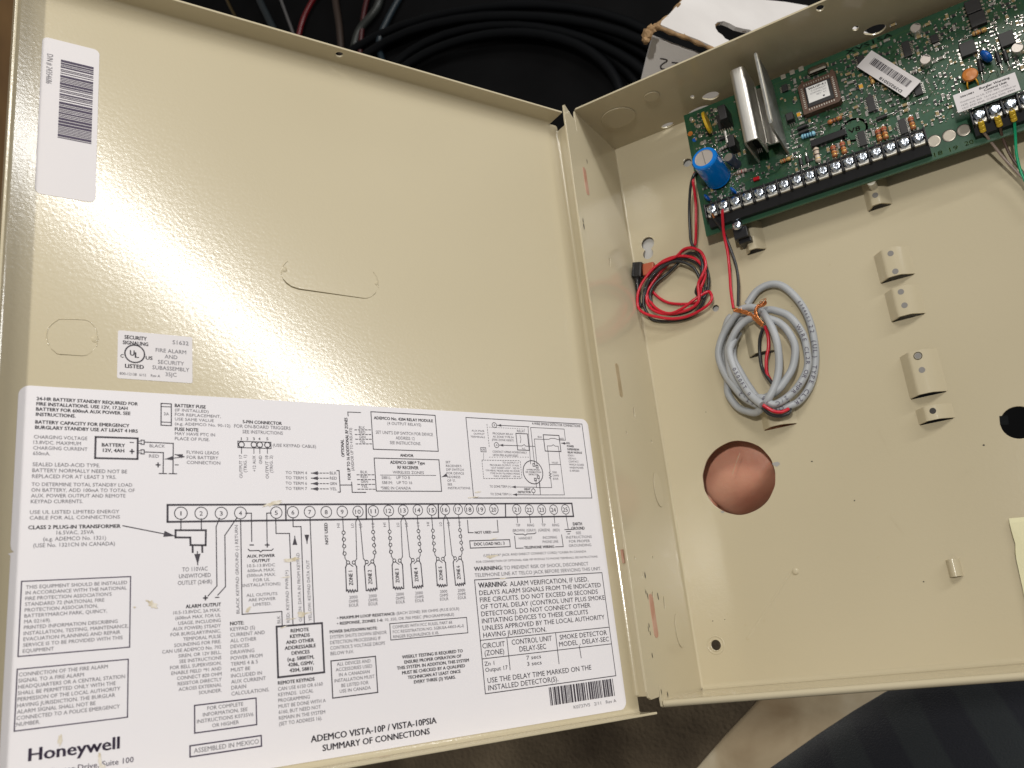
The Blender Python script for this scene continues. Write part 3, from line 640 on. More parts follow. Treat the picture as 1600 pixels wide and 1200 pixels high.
# six zone loops, one template
z1=V(duv(549,906))
def zone(k,cx,cy,mir):
    c=V(duv(cx,cy)); dv=z1.y-c.y
    def P(x,y):
        q=V(duv(x,y)); dx=(q.x-z1.x); return V((c.x+(-dx if mir else dx),q.y))
    def L(pts,w=.9): LINES.append(([P(*p) for p in pts],w*.0004,INK))
    def R(x,y,r=.00078): p=P(x,y); LINES.append(([V((p.x+r*math.cos(t*math.pi/8),p.y+r*math.sin(t*math.pi/8))) for t in range(17)],.00032,INK))
    cs=[(536.4,832.4),(537,843),(537.4,853.6),(538,865)]
    L([(535,808),(536.2,829.8)]); 
    for a,b in zip(cs,cs[1:]): L([(a[0]-.3,a[1]+2.6),(b[0]-1.6,b[1]-2.4),(b[0]-2.2,b[1]+1.2)],.8)
    for a in cs: R(*a)
    L([(538.4,867.6),(538.6,872),(541.6,877)]); R(543.4,879); L([(545,880.6),(551,885)]); R(552.4,879)
    L([(554,877.6),(557,873),(555.4,816),(559,806.4)])
    L([(541.8,880.8),(539.6,886.6),(541,923.6),(543,921.6),(544.4,925.6),(546.6,921.6),(548.4,925.6),(550.6,921.6),(552.4,925.6),(554.6,921.6),(556,924),(558.4,923.6),(556.8,885.6),(554,881)],1.2)
    s="ZONE %d"%k; a=P(550.6,914.4); b=P(550.6,892)
    x=c.x+.0006; LAB.append((s,V((x,a.y)),V((x,b.y)),.0020,True,INK))
    for q,y in enumerate((935.6,942,948.2)):
        t=["2000","OHMS","EOLR"][q]; p=P(549.6,y); w=.0022 if q==0 else .0025; LAB.append((t,V((c.x-w*.92+.0004,p.y)),V((c.x+w*.92+.0004,p.y)),.00145,False,INKG))
    for t,x_ in (("HI",530.6 if not mir else 533.4),("LO",552.6 if not mir else 553.4)):
        a=P(x_,824.4); b=P(x_,818); LAB.append((t,V((a.x,a.y)),V((a.x,b.y)),.0015,False,INKG))
for k,(cx,cy) in enumerate(((549,906),(579,905),(621.4,902),(651,900),(689.4,899),(717,896))): zone(k+1,cx,cy,k%2==1)
dt("\u2022 MAXIMUM LOOP RESISTANCE:",526.4,968,617,961,4.8,B); dt("(EACH ZONE) 300 OHMS (PLUS EOLR)",619.4,961,717,952.6,4.8)
dt("\u2022 RESPONSE, ZONES 1-6:",526.4,976.6,598,971,4.8,B); dt("10, 350, OR 700 MSEC (PROGRAMMABLE)",601.4,971,709,961.6,4.8)
dt("POWER SHUTDOWN NOTE:",515,989.6,589,983.6,5,B)
blk(["SYSTEM SHUTS DOWN SENSOR","DETECTION PROCESSING IF","CONTROL'S VOLTAGE DROPS","BELOW 9.6V."],515,998,604,990.6,516.4,1024)
rect(608.4,975,728.4,964.4,730.6,988.4,610.4,1000.4,.9); blk(["COMPLIES WITH FCC RULES, PART 68.","FCC REGISTRATION NO. 5GBUSA-44003-AL-E","RINGER EQUIVALENCE: 0.1B."],613,982,707,974.4,613.6,997.4)
rect(516.6,1032.6,586.4,1025.6,589.6,1081.6,519.6,1091,1.2); blk(["ALL DEVICES AND","ACCESSORIES USED","IN A CANADIAN","INSTALLATION MUST","BE LISTED FOR","USE IN CANADA"],526,1040.4,578.6,1035,531.6,1082.6,'C')
blk(["WEEKLY TESTING IS REQUIRED TO","ENSURE PROPER OPERATION OF","THIS SYSTEM. IN ADDITION, THIS SYSTEM","MUST BE CHECKED BY A QUALIFIED","TECHNICIAN AT LEAST ONCE","EVERY THREE (3) YEARS."],628,1029,722.6,1019.4,644,1068.6,'C',B)
ln([(730,813),(731.4,832.4),(739,832.4)],1); ln([(769.6,831.6),(778,831.4),(776.4,813)],1); dt("NOT USED",741.6,834,767.4,833.6,4.2,B)
rect(733.6,845,796,843.4,796.6,854.4,734.4,856.4,1.1); dt("DOC LOAD NO.: 3",740.6,852.6,788,851.2,5,B)
dt("(USE RJ31X* JACK AND DIRECT CONNECT CORD) *CA38A IN CANADA",755,869.6,915.6,863.6,4)
dt("FOR CONNECTION OF OPTIONAL 4286 VIP MODULE TO PHONE TERMINALS, SEE INSTRUCTIONS.",743.6,879,934,871.8,3.6)
dt("WARNING:",740.6,892,785,890,6.6,B); dt("TO PREVENT RISK OF SHOCK, DISCONNECT",787,889.8,919,883.6,6); dt("TELEPHONE LINE AT TELCO JACK BEFORE SERVICING THIS UNIT.",741.4,901.4,939,891.2,6)
rect(741.4,906,940,895,961.6,1055,757.6,1085,1.0)
dt("WARNING:",747.4,918.6,792,916,8.4,B); dt("ALARM VERIFICATION, IF USED,",796.6,916,919,908.6,8.2,False,INK)
blk(["DELAYS ALARM SIGNALS FROM THE INDICATED","FIRE CIRCUITS. DO NOT EXCEED 60 SECONDS","OF TOTAL DELAY (CONTROL UNIT PLUS SMOKE","DETECTORS). DO NOT CONNECT OTHER","INITIATING DEVICES TO THESE CIRCUITS","UNLESS APPROVED BY THE LOCAL AUTHORITY","HAVING JURISDICTION."],748.6,929.6,938.6,917.8,754.6,996.4,'L',False,.72,INK)
ln([(750,1000.6),(951,980)],.9); ln([(753,1029.6),(955,1006)],.9); ln([(791.6,998),(796.6,1046.6)],.9); ln([(867.6,989.6),(873,1037)],.9); ln([(904.6,1009),(907.6,1028)],.9)
blk(["CIRCUIT","(ZONE)"],753.6,1013.6,788.6,1009.4,757.6,1024.6,'C',False,.74,INK); blk(["CONTROL UNIT","DELAY-SEC"],799.4,1008,862,1000.8,809,1018.6,'C',False,.74,INK)
blk(["SMOKE DETECTOR","MODEL , DELAY-SEC"],874.4,1000,948,991.4,873,1010.6,'C',False,.74,INK)
dt("Zn 1",756.6,1040.6,772,1038.8,7,False,INK); dt("Output 17",758,1050,793,1046,7,False,INK); dt("7 secs",822.4,1030.6,845,1028.6,6.6,False,INK); dt("3 secs",823.4,1040.4,846,1038,6.6,False,INK)
blk(["USE THE DELAY TIME MARKED ON THE","INSTALLED DETECTOR(S)."],761.6,1067.6,923.6,1046,763,1079,'L',False,.74,INK)
dt("K0737V5   2/11   Rev A",896,1107.6,962.6,1097,5.6)
for s,t,x,y in (("TIP","(BROWN)",809.4,823),("RING","(GRAY)",829,822.8),("TIP","(GREEN)",849,822.6),("RING","(RED)",868,822.6)):
    w={"TIP":3.3,"RING":5.2}[s]; dt(s,x-w,y,x+w,y-.2,4.4); w={"(BROWN)":9.6,"(GRAY)":7.4,"(GREEN)":9.2,"(RED)":5.4}[t]; dt(t,x-w+.8,y+7.8,x+w+.8,y+7.6,4.4)
for x in (807,827,846,865): ln([(x,803.6),(x+1.4,817)],.8)
ln([(883.6,803.4),(887.4,827)],.9); ln([(882,827.6),(893,827.2)],1); ln([(884.4,830.8),(891.4,830.4)],1); ln([(886.6,834.4),(889.6,834.2)],1)
blk(["EARTH","GROUND"],895,821,909,820.8,895,828,'C',B,.72); blk(["SEE","INSTRUCTIONS","FOR PROPER","GROUNDING"],899.6,834.8,907.6,834.6,896,854.4,'C')
ln([(803,833.6),(806,835),(817,834.6),(820,836.4),(823,834.4),(834,834),(837,832.6)],1)
dt("HANDSET",810.4,843,831.6,842.8,4.2); blk(["INCOMING","PHONE LINE"],848,842,870,841.6,847,848.8,'C')
ln([(803.6,838),(805.4,856.8),(817,856.4)],1); ln([(867.4,854.6),(879.6,854.2),(877,836)],1); dt("TELEPHONE WIRING",818.8,857.8,865.4,856,4.4,B)

mb=MB(); pa=[(-.2948,-.1960),(-.2949,-.1968)]
A=V(duv(38,603)); C_=V(duv(978,1106)); R_=(duv(917,655)[0]+duv(946,854)[0]+duv(975,1085)[0])/3
ul=V(duv(19,800)).x; top=(V(duv(60,604)).y+V(duv(900,654)).y)/2; bot=V(duv(978,1108)).y
outl=rrect(ul,bot,R_,top,.0042,7)
# a small tear in the left edge and a nick in the top one
ti=duv(22,864)[1]; nick=duv(122,608)[0]
o2=[]
for i,p_ in enumerate(outl):
    o2.append(p_); q_=outl[(i+1)%len(outl)]
    if abs(p_[0]-ul)<1e-6 and abs(q_[0]-ul)<1e-6 and p_[1]>ti>q_[1]:
        o2+=[(ul,ti+.0030),(ul+.0004,ti+.0012),(ul+.0014,ti+.0003),(ul-.0006,ti-.0003),(ul+.0002,ti-.0010)]
plate(mb,[o2],.00018,lambda a,b,c: door(a,b,.0002+c),PAPER,.00004)
for s,a,b,h,bo,mt in LAB: text(mb,s,a,b,h,frd,mt,bo,.00034)
for P_,w,mt in LINES: stroke(mb,P_,w,frd,mt,.00032)
for h_ in HEADS: mb.quad([door(p_.x,p_.y,.00033) for p_ in h_],INK)
a=V(duv(860,1102.6)); b=V(duv(961,1087)); y_=(a.y+b.y)/2; bars(mb,(a.x,y_),(b.x,y_),(0,.0086),34,frd,INK,.00034,3)
rr=random.Random(3)
for px,py,lx,ly,an in ((427,787,16,3.4,-14),(456,874.5,13,3.2,-8),(471,960,6,4.5,0),(480,958,7,1.2,-12),(388,952,7,2.4,-52),(238,945,8.5,5.5,35),(230,939,4,1.5,20),(210,949,2.4,1.4,0),(94,1157,3.6,9,6),(156,1186,3,11,-10),(160,1197,5,3,0),(768,869.6,11,2.6,-6),(770,842,7,1.0,-14),(739,777,8,1.2,-6),(746,769,5,1.2,-3),(447,902,9,.9,-6),(785,904,7,1.0,-6),(443,980,6,.9,-20),(455,967,9,.8,-8)):
    c=V(duv(px,py)); e=[]
    for i in range(22):
        t=i*math.pi/11; k_=rr.uniform(.55,1.25); x_=lx*math.cos(t)*k_; y2=ly*math.sin(t)*k_; ca,sa=math.cos(math.radians(an)),math.sin(math.radians(an))
        q_=V(duv(px+x_*ca-y2*sa,py+x_*sa+y2*ca)); e.append(door(q_.x,q_.y,.00037))
    mb.quad(e,SCUFF)
mb.build('wiring_label',DOOR,label='large white printed sheet of wiring diagrams and warnings')

# listing sticker
mb=MB(); a=V(duv(184.4,516)); b=V(duv(300.6,599)); plate(mb,[rrect(a.x,b.y,b.x,a.y,.0008)],.00015,lambda a_,b_,c: door(a_,b_,.00016+c),STICK,.00004)
LAB=[]; LINES=[]
blk(["SECURITY","SIGNALING"],194.4,529.7,228.8,532.2,193,537.8,'C',B,.7); dt("S1632",269.4,538.2,294.4,539.6,6.4); ring(210.3,553,.0040,1.3)
dt("U",203,555.6,209.8,556,8.6,B); dt("L",210.8,559,216.6,559.4,8.6,B); dt("C",188,558.8,192.8,559,5.6,B); dt("US",227.5,561.9,238,562.5,5.6,B); dt("LISTED",195.3,575.4,224.4,576,6.4,B)
blk(["FIRE ALARM","AND","SECURITY","SUBASSEMBLY","35JC"],243,550,290.6,553.4,257,587.5,'C',False,.68); dt("800-12138  6/12    Rev A",186.6,585.4,250,589.8,4.2)
for s,a,b,h,bo,mt in LAB: text(mb,s,a,b,h,frd,mt,bo,.0003)
for P_,w,mt in LINES: stroke(mb,P_,w,frd,mt,.0003)
mb.build('listing_sticker',DOOR,label='small white approval sticker with a circled emblem')
# serial bar-code sticker
mb=MB(); a=V(duv(62,58)); b=V(duv(152.5,316)); a2=V(duv(152,75)); l_=(V(duv(62.5,66)).x+V(duv(58,295)).x)/2; r_=(a2.x+b.x)/2; t_=(a.y+a2.y)/2-.0002; bo_=(b.y+V(duv(60,304)).y)/2
plate(mb,[rrect(l_,bo_,r_,t_,.0026,6)],.00015,lambda a_,b_,c: door(a_,b_,.00016+c),STICK,.00004)
p=V(duv(93,94)); q=V(duv(92,218)); x0=(p.x+q.x)/2; x1=(duv(144,105)[0]+duv(144.6,226)[0])/2
bars(mb,(x0,(p.y+duv(144,104)[1])/2),(x0,(q.y+duv(145,226)[1])/2),(x1-x0,0),38,frd,INK2,.0003,9)
p=V(duv(73.5,84)); q=V(duv(75,131)); text(mb,"D/N # 24354686",(p.x,p.y),(p.x,q.y),.0026,frd,INKG,False,.0003)
mb.build('serial_sticker',DOOR,label='tall white bar-code sticker in the top corner')

# ================================================================ THE CIRCUIT BOARD
BZ=.0155
pc=empty('circuit_board',(.16,.315,BZ),'green circuit board full of parts along the top of the cabinet','circuit board')
c_=lambda px,py,z=BZ: back(px,py,z)
X0,X1,Y0,Y1=.0568,.2620,.2706,.3590
mb=MB(); mb.box(((X0+X1)/2,(Y0+Y1)/2,BZ-.0008),(X1-X0,Y1-Y0,.0016),PCB,None,.0002)
mb.box(((X0+X1)/2,Y0-.00003,BZ-.0008),(X1-X0-.001,.0001,.0011),PCBE)
PB=mb.build('board',pc)
# copper tracks under the mask, solder joints and the tiny chip parts: far too many to count
rr=random.Random(11)
mb=MB()
for i in range(430):
    x=rr.uniform(X0+.004,X1-.004); y=rr.uniform(Y0+.018,Y1-.004); P=[V((x,y))]; a=rr.choice([0,90,0,90,45,135,180,270])
    for k_ in range(rr.randint(2,4)):
        L=rr.uniform(.003,.014); q=P[-1]+V((math.cos(math.radians(a)),math.sin(math.radians(a))))*L
        if not(X0+.003<q.x<X1-.003 and Y0+.016<q.y<Y1-.003): break
        P.append(q); a+=rr.choice([45,-45])
    if len(P)>1:
        for j in range(rr.choice([1,1,2,3])):
            stroke(mb,[p_+V((.0007,.0007))*j for p_ in P],.00026,fr_back,TRACE,BZ+.00004+.000002*(i%9))
stroke(mb,[V((X0+.003,Y0+.012)),V((X0+.003,Y1-.004)),V((X1-.003,Y1-.004))],.0006,fr_back,TRACE,BZ+.00007)
mb.build('copper_tracks',pc,kind='stuff')
busy=[]  # rectangles kept clear of random parts
def clear(p,rad): busy.append((p.x,p.y,rad))
for pts,rad in (([(1150,180),(1165,230),(1200,150),(1215,215),(1225,180),(1180,240)],.009),([(1280,146),(1265,150),(1295,140)],.0085),([(1105,262),(1118,275)],.009),([(1335,203),(1300,212)],.006),([(1519,8),(1527,28),(1512,75),(1572,60)],.0055),([(1390,118),(1370,105),(1415,130)],.007),([(1515,150),(1550,140),(1575,130)],.009),([(1460,225),(1483,216),(1506,206),(1440,240)],.006)):
    for p_ in pts: clear(c_(*p_),rad)
sm=MB(); sj=MB(); n=0
for i in range(5200):
    x=rr.uniform(X0+.004,X1-.004); y=rr.uniform(Y0+.020,Y1-.0045)
    if any((x-a)**2+(y-b)**2<q*q for a,b,q in busy): continue
    if abs(x-.11)<.004 : continue
    t=rr.random(); busy.append((x,y,.0019 if t<.55 else .0010)); n+=1
    if n>900: break
    if t<.55:
        hor=rr.random()<.4; L,W=(.0020,.0011) if rr.random()<.6 else (.0030,.0015)
        mt=rr.choice([SMDT,SMDG,BLKM,BLKM,BLKM,BLKM,BLKM,SMDG,SMDT]); sz=(L*.6,W,.0007) if hor else (W,L*.6,.0007)
        sm.box((x,y,BZ+.0004),sz,mt)
        for s in (-1,1):
            o=V((s*L*.42,0,0)) if hor else V((0,s*L*.42,0)); sj.box(V((x,y,BZ+.0003))+o,((L*.26,W,.0007) if hor else (W,L*.26,.0007)),SOLDER,None,.0001)
    else:
        r_=rr.uniform(.0004,.0007); sj.lathe((x,y,BZ),(0,0,1),[(r_*1.2,0),(r_*.9,.00035),(r_*.35,.0007),(0,.0007)],SOLDER,7)
sm.build('surface_mount_parts',pc,kind='stuff'); sj.build('solder_joints',pc,kind='stuff')
# large bare pads
def pad(px,py,r): 
    mb=MB(); c=c_(px,py); mb.lathe((c.x,c.y,BZ),(0,0,1),[(r,.00004),(r*.86,.00012),(0,.00012)],[PADT,PADT],20)
    mb.lathe((c.x,c.y,BZ),(0,0,1),[(r*1.12,0.00005),(r,.00006)],DARK,20); mb.build('solder_pad',pc)
for px,py in ((1459.5,220.5),(1483,212),(1506,203.5)): pad(px,py,.0034)
for px,py in ((1080,186),(1091,197),(1094,212),(1097,223.5),(1119,190),(1117,172)): pad(px,py,.0014)
for px,py in ((1224,120.5),(1238,113.5),(1252,108)):
    mb=MB(); c=c_(px,py); mb.box((c.x,c.y,BZ+.0004),(.0031,.0030,.0008),PADT,None,.0002); mb.build('test_pad',pc)
for px,py,mt in ((1078.6,209,ORG),(1085.6,218,BLUE2)):
    mb=MB(); c=c_(px,py); mb.cyl((c.x,c.y,BZ),(c.x,c.y,BZ+.00015),.0017,mt,18); mb.build('paint_dot',pc,label='small orange dot' if mt is ORG else 'small blue dot')
# --- heatsink: a rounded channel beside a tall flat plate
mb=MB(); xa,xb,ya,yb,zt=.0978,.1070,.3062,.3560,.0470; t=.0012
sec=[]; r=.0026
out=[(xa,BZ+.001),(xa,zt-r)]+[(xa+r-r*math.cos(math.radians(a)),zt-r+r*math.sin(math.radians(a))) for a in (20,40,60,80,90)]+[(xb-r+r*math.sin(math.radians(a)),zt-r+r*math.cos(math.radians(a))) for a in (0,15,30,50,70,90)]+[(xb,BZ+.010)]
def strip(mb,prof,y0,y1,t,mt,em=None):
    nr=[]
    for i in range(len(prof)):
        a=V(prof[max(i-1,0)]); b=V(prof[min(i+1,len(prof)-1)]); d=(b-a).normalized(); nr.append(V((d.y,-d.x)))
    O=prof; I=[(p[0]+q.x*t,p[1]+q.y*t) for p,q in zip(prof,nr)]; n=len(prof)
    vs=[V((p[0],y,p[1])) for y in(y0,y1) for p in O]+[V((p[0],y,p[1])) for y in(y0,y1) for p in I]
    mb.add(vs,[(i,i+1,n+i+1,n+i) for i in range(n-1)]+[(2*n+i,3*n+i,3*n+i+1,2*n+i+1) for i in range(n-1)],mt,True)
    mb.add(vs,[(i,2*n+i,2*n+i+1,i+1) for i in range(n-1)]+[(n+i,n+i+1,3*n+i+1,3*n+i) for i in range(n-1)]+[(0,n,3*n,2*n),(n-1,3*n-1,4*n-1,2*n-1)],em or mt)
strip(mb,out,ya,yb,t,ALU)
HS=mb.build('heatsink',pc)
mb=MB(); strip(mb,[(xb+.0003,BZ+.0105),(xb+.0006,BZ+.0075),(xb+.0040,BZ+.0065),(.1148,BZ+.0065),(.1155,BZ+.009)],ya+.006,yb-.004,t,ALU,ALU); mb.build('heatsink_foot',HS)
mb=MB(); 
# plate with a slanting, slightly ragged outline, seen nearly edge-on
L=[(ya-.001,BZ+.0006),(ya+.0005,.0475),(ya+.003,.0520),(yb+.001,.0520),(yb+.001,.030),(yb-.004,BZ+.004)]
plate(mb,[L],.0014,lambda a,b,c: V((.1168+c,a,b)),ALUD,.0002)
pl=mb.build('flat_fin',HS,label='dull flat metal plate standing beside the channel')
mb=MB(); mb.box((.1161,(ya+yb)/2+.003,.0500),(.0020,yb-ya-.004,.0042),MICA,None,.0004); mb.build('insulating_edge',HS)
# transistors in the heatsink's shade
for (px,py,sx,sy,sz) in ((1139,190,.0050,.0100,.014),(1151,232,.0045,.0080,.012),(1128,192,.0046,.0105,.003),(1237,188,.0045,.0050,.006),(1186,226,.0040,.0070,.012)):
    mb=MB(); c=c_(px,py); mb.box((c.x,c.y,BZ+sz/2),(sx,sy,sz),BLKM,None,.0005)
    for k_ in (-1,0,1): mb.cyl((c.x+k_*sx*.28,c.y-sy*.5,BZ+.0015),(c.x+k_*sx*.28,c.y-sy*.5-.0022,BZ),.0003,SOLDER,6)
    mb.build('transistor',pc)
mb=MB(); a=c_(1142,224,BZ+.002); mb.box((a.x,a.y,BZ+.006),(.0012,.0085,.012),ALU,None,.0002); mb.build('metal_clip',pc)
# --- big blue electrolytic capacitor, leaning
a=V(c_(1123,279,BZ)); b=V(c_(1099.5,246.5,.0385)); d=(b-a).normalized(); R_=.0082
bb=b; mb=MB(); L=(bb-a).length
mb.lathe(a,d,[(R_*.9,0),(R_,.0008),(R_,L*.06),(R_*.965,L*.09),(R_,L*.12),(R_,L-.0012),(R_*.93,L-.0002),(R_*.72,L),(R_*.70,L-.0004),(0,L-.0004)],[BLUE]*7+[CAPTOP,CAPTOP],36)
CP_=mb.build('large_blue_capacitor',pc)
mb=MB(); x=V((1,0.12,0)); x=(x-d*x.dot(d)).normalized(); y=d.cross(x)
if y.y<0: y=-y
tp=a+d*(L-.0003)
q=[tp+y*R_*.64-x*.00022,tp-y*R_*.64-x*.00022,tp-y*R_*.64+x*.00022,tp+y*R_*.64+x*.00022]; mb.quad([p_+d*.0001 for p_ in q],SOLDER); mb.build('vent_score',CP_)
mb=MB()   # printed minus stripe
for k_ in range(6):
    t0=math.radians(172+k_*6); t1=math.radians(178+k_*6); f_=lambda t,h:a+d*h+(x*math.cos(t)+y*math.sin(t))*(R_*1.006)
    mb.add([f_(t0,.004),f_(t1,.004),f_(t1,L-.0008),f_(t0,L-.0008)],[(0,1,2,3)],BLKM,True)
mb.build('minus_stripe',CP_)
# --- can capacitors
def can(px,py,r,z,mt,base,top=CAPTOP,name='can_capacitor',dark=True):
    b=V(c_(px,py,BZ+z)); a=V((b.x+base[0],b.y+base[1],BZ)); d=(b-a).normalized(); L=(b-a).length
    mb=MB(); mb.lathe(a,d,[(r*.95,0),(r,.0004),(r,L-.0006),(r*.88,L),(0,L)],[mt,mt,mt,top],24)
    o=mb.build(name,pc)
    if dark:
        mb=MB(); mb.quad([b+V((r*.8*math.cos(t),r*.8*math.sin(t),.00008)) for t in [math.radians(8+i*11) for i in range(9)]],BLKM); mb.build('polarity_mark',o)
    return o
can(1138,245.5,.0031,.011,mat('smoky_sleeve',(0.05,0.06,0.09),.2),(.002,-.0015),PADT,'small_capacitor',False)
for px,py in ((1430.5,43),(1446,92.5),(1589.5,74)): can(px,py,.0031,.0055,ALU,(0,0))
# --- yellow film capacitor on edge
a=c_(1098.5,178,BZ+.0075); b=c_(1110,208,BZ+.003)
mb=MB(); ax=V((a.x+.001,(a.y+b.y)/2,BZ+.0062)); M=Matrix.Rotation(math.radians(6),3,'Z')
vs=[]; 
for i in range(20):
    t=i*math.pi/10; vs.append((math.cos(t)*.0072,math.sin(t)*.0058))
plate(mb,[vs],.0019,lambda p_,q_,c: ax+M@V((c+.001,p_,q_)),YEL,.0005); 
for s in(-1,1): mb.cyl(ax+M@V((0,s*.0035,-.005)),ax+M@V((0,s*.0035,-.0065)),.0004,SOLDER,6)
mb.build('yellow_disc_capacitor',pc)
# --- small discs
def disc(px,py,rx,rz,th,mt,ang,name,zc):
    mb=MB(); c=c_(px,py,BZ+zc); M=Matrix.Rotation(math.radians(ang),3,'Z')
    n=16; bm=bmesh.new(); bmesh.ops.create_uvsphere(bm,u_segments=16,v_segments=10,radius=1)
    vs=[V((c.x,c.y,BZ+zc))+M@V((v.co.x*rx,v.co.y*th,v.co.z*rz)) for v in bm.verts]; fs=[[v.index for v in f.verts] for f in bm.faces]; bm.free()
    mb.add(vs,fs,mt,True)
    for s in(-1,1): mb.cyl(V((c.x,c.y,BZ+zc))+M@V((s*rx*.5,0,-rz*.7)),V((c.x,c.y,BZ))+M@V((s*rx*.5,0,0)),.0003,SOLDER,6)
    mb.build(name,pc)
disc(1541,88,.0042,.0040,.0022,BLUE2,-62,'blue_disc_capacitor',.0045)
disc(1105,309,.0030,.0030,.0012,BLUE2,-62,'small_blue_varistor',.0032); disc(1146,298,.0032,.0030,.0012,BLUE2,-62,'small_blue_varistor',.0032)
# orange ceramic lying flat on its legs
mb=MB(); c=c_(1515.5,117,BZ+.004); mb.lathe((c.x,c.y,BZ+.0028),(0,0,1),[(.0015,0),(.0036,.0004),(.0041,.0014),(.0036,.0022),(.0018,.0026),(0,.0026)],ORG,24)
for s in(-1,1): mb.tube([(c.x+s*.002,c.y-.003,BZ+.0038),(c.x+s*.0026,c.y-.0052,BZ+.003),(c.x+s*.0026,c.y-.006,BZ)],.0004,AMB,6,3)
mb.build('orange_disc_capacitor',pc)
# --- axial parts
def axial(p,q,body,r,bands,name='resistor',f0=.28,f1=.75,z=.0016,shape=True):
    a=V(c_(*p,BZ)); b=V(c_(*q,BZ)); d=(b-a); L=d.length; d.normalize(); up=V((0,0,1)); mb=MB()
    mb.tube([a,a+up*z*.8,a+d*.0006+up*z,b-d*.0006+up*z,b+up*z*.8,b],.00032,SOLDER,6,2)
    for e in (a,b): mb.lathe(e,up,[(.0011,0),(.0008,.0004),(.0003,.0008),(0,.0008)],SOLDER,10)
    s=a+d*L*f0+up*z; l=L*(f1-f0)
    k=[(r*.5,0),(r,.08*l),(r*1.08,.16*l),(r*.98,.24*l),(r*.90,.36*l),(r*.90,.64*l),(r*.98,.76*l),(r*1.08,.84*l),(r,.92*l),(r*.5,l)] if shape else [(r*.7,0),(r,.03*l),(r,.97*l),(r*.7,l)]
    mb.lathe(s,d,k,body,14)
    mb.lathe(s,d,[(0,.0001),(k[0][0],0)],body,14); mb.lathe(s,d,[(k[-1][0],l),(0,l-.0001)],body,14)
    o=mb.build(name,pc)
    if bands:
        mb=MB()
        for i,bn in enumerate(bands):
            h=l*(.22+.56*i/max(1,len(bands)-1)); mb.lathe(s,d,[(r*1.01,h-l*.035),(r*1.10,h-l*.02),(r*1.10,h+l*.02),(r*1.01,h+l*.035)],BAND[bn],14)
        mb.build('colour_bands',o,kind='stuff')
axial((1120,239),(1146,225),RBODY['grey'],.0011,['dark','dark','dark'],f0=.2,f1=.8)
axial((1143,274),(1177,264.5),RBODY['pink'],.0012,['dark','red','dark'])
axial((1244,219),(1285,206.5),RBODY['blue'],.0015,['navy']*4,f0=.22,f1=.76)
axial((1284,198),(1326,181),RBODY['brown'],.0013,['orange','dark','dark','gold'],f0=.24,f1=.78)
axial((1214,257),(1244,246),RBODY['tan'],.0012,['dark','red','dark','gold'],f0=.2,f1=.75)
axial((1274.5,228),(1281,259),RBODY['beige'],.0016,['dark','dark','gold'],f0=.14,f1=.88)
for p,q in (((1301,226),(1306.5,249)),((1315,220),(1321.5,244)),((1370.5,201),(1376.5,224)),((1379.5,196),(1386.5,221)),((1421.5,181),(1429,206))): axial(p,q,RBODY['brown'],.0015,['red','dark','orange','gold'],f0=.14,f1=.94)
axial((1507,61),(1554,43),RBODY['tan'],.0013,['dark','orange','dark','gold'],f0=.26,f1=.76)
axial((1361,117),(1367,140),RBODY['tan'],.0012,['orange','dark','gold'],f0=.1,f1=.7)
for p,q in (((1238,207),(1272,193)),((1240,214),(1274,200.5)),((1250,243),(1254.5,267)),((1260,240),(1265,262)),((1361,192),(1397,178)),((1554,74),(1566,112)),((1566,73),(1577.5,107)),((1528,84),(1536,127)),((1120,222),(1142,213)),((1513,172),(1499,140))): axial(p,q,RBODY['black'],.0012,None,'diode',f0=.26,f1=.72,shape=False)
# --- chips
def soic(px,py,lx,ly,pins,side='x',h=.0018,name='chip'):
    c=c_(px,py,BZ+h); mb=MB(); mb.box((c.x,c.y,BZ+h/2+.0002),(lx,ly,h),BLKM,None,.00025); o=mb.build(name,pc)
    mb=MB()
    for k_ in range(pins):
        for s in(-1,1):
            if side=='x':
                y=c.y+ly*(.88*((k_+.5)/pins-.5)); x=c.x+s*(lx/2+.0005); mb.box((x,y,BZ+.0006),(.0011,ly/pins*.42,.0004),SOLDER); mb.box((x+s*.0006,y,BZ+.0002),(.0006,ly/pins*.5,.0004),SOLDER)
            else:
                x=c.x+lx*(.88*((k_+.5)/pins-.5)); y=c.y+s*(ly/2+.0005); mb.box((x,y,BZ+.0006),(lx/pins*.42,.0011,.0004),SOLDER); mb.box((x,y+s*.0006,BZ+.0002),(lx/pins*.5,.0006,.0004),SOLDER)
    mb.build('pins',o,kind='stuff')
for px,py,lx,ly,pn in ((1416.5,76,.0042,.0100,8),(1361,162,.0042,.0100,8),(1347,216,.0040,.0095,8),(1411,197,.0040,.0095,8),(1226,137,.0036,.0048,4),(1460,60,.0040,.0050,4),(1346,97,.0040,.0090,7),(1434,138,.0040,.0085,7)): soic(px,py,lx,ly,pn)
for px,py,l in ((1520,9,.0078),(1527.5,29,.0080),(1512,75,.0080),(1573,60,.0074)): soic(px,py,l,.0082,3,'x',.0034,'relay_chip')
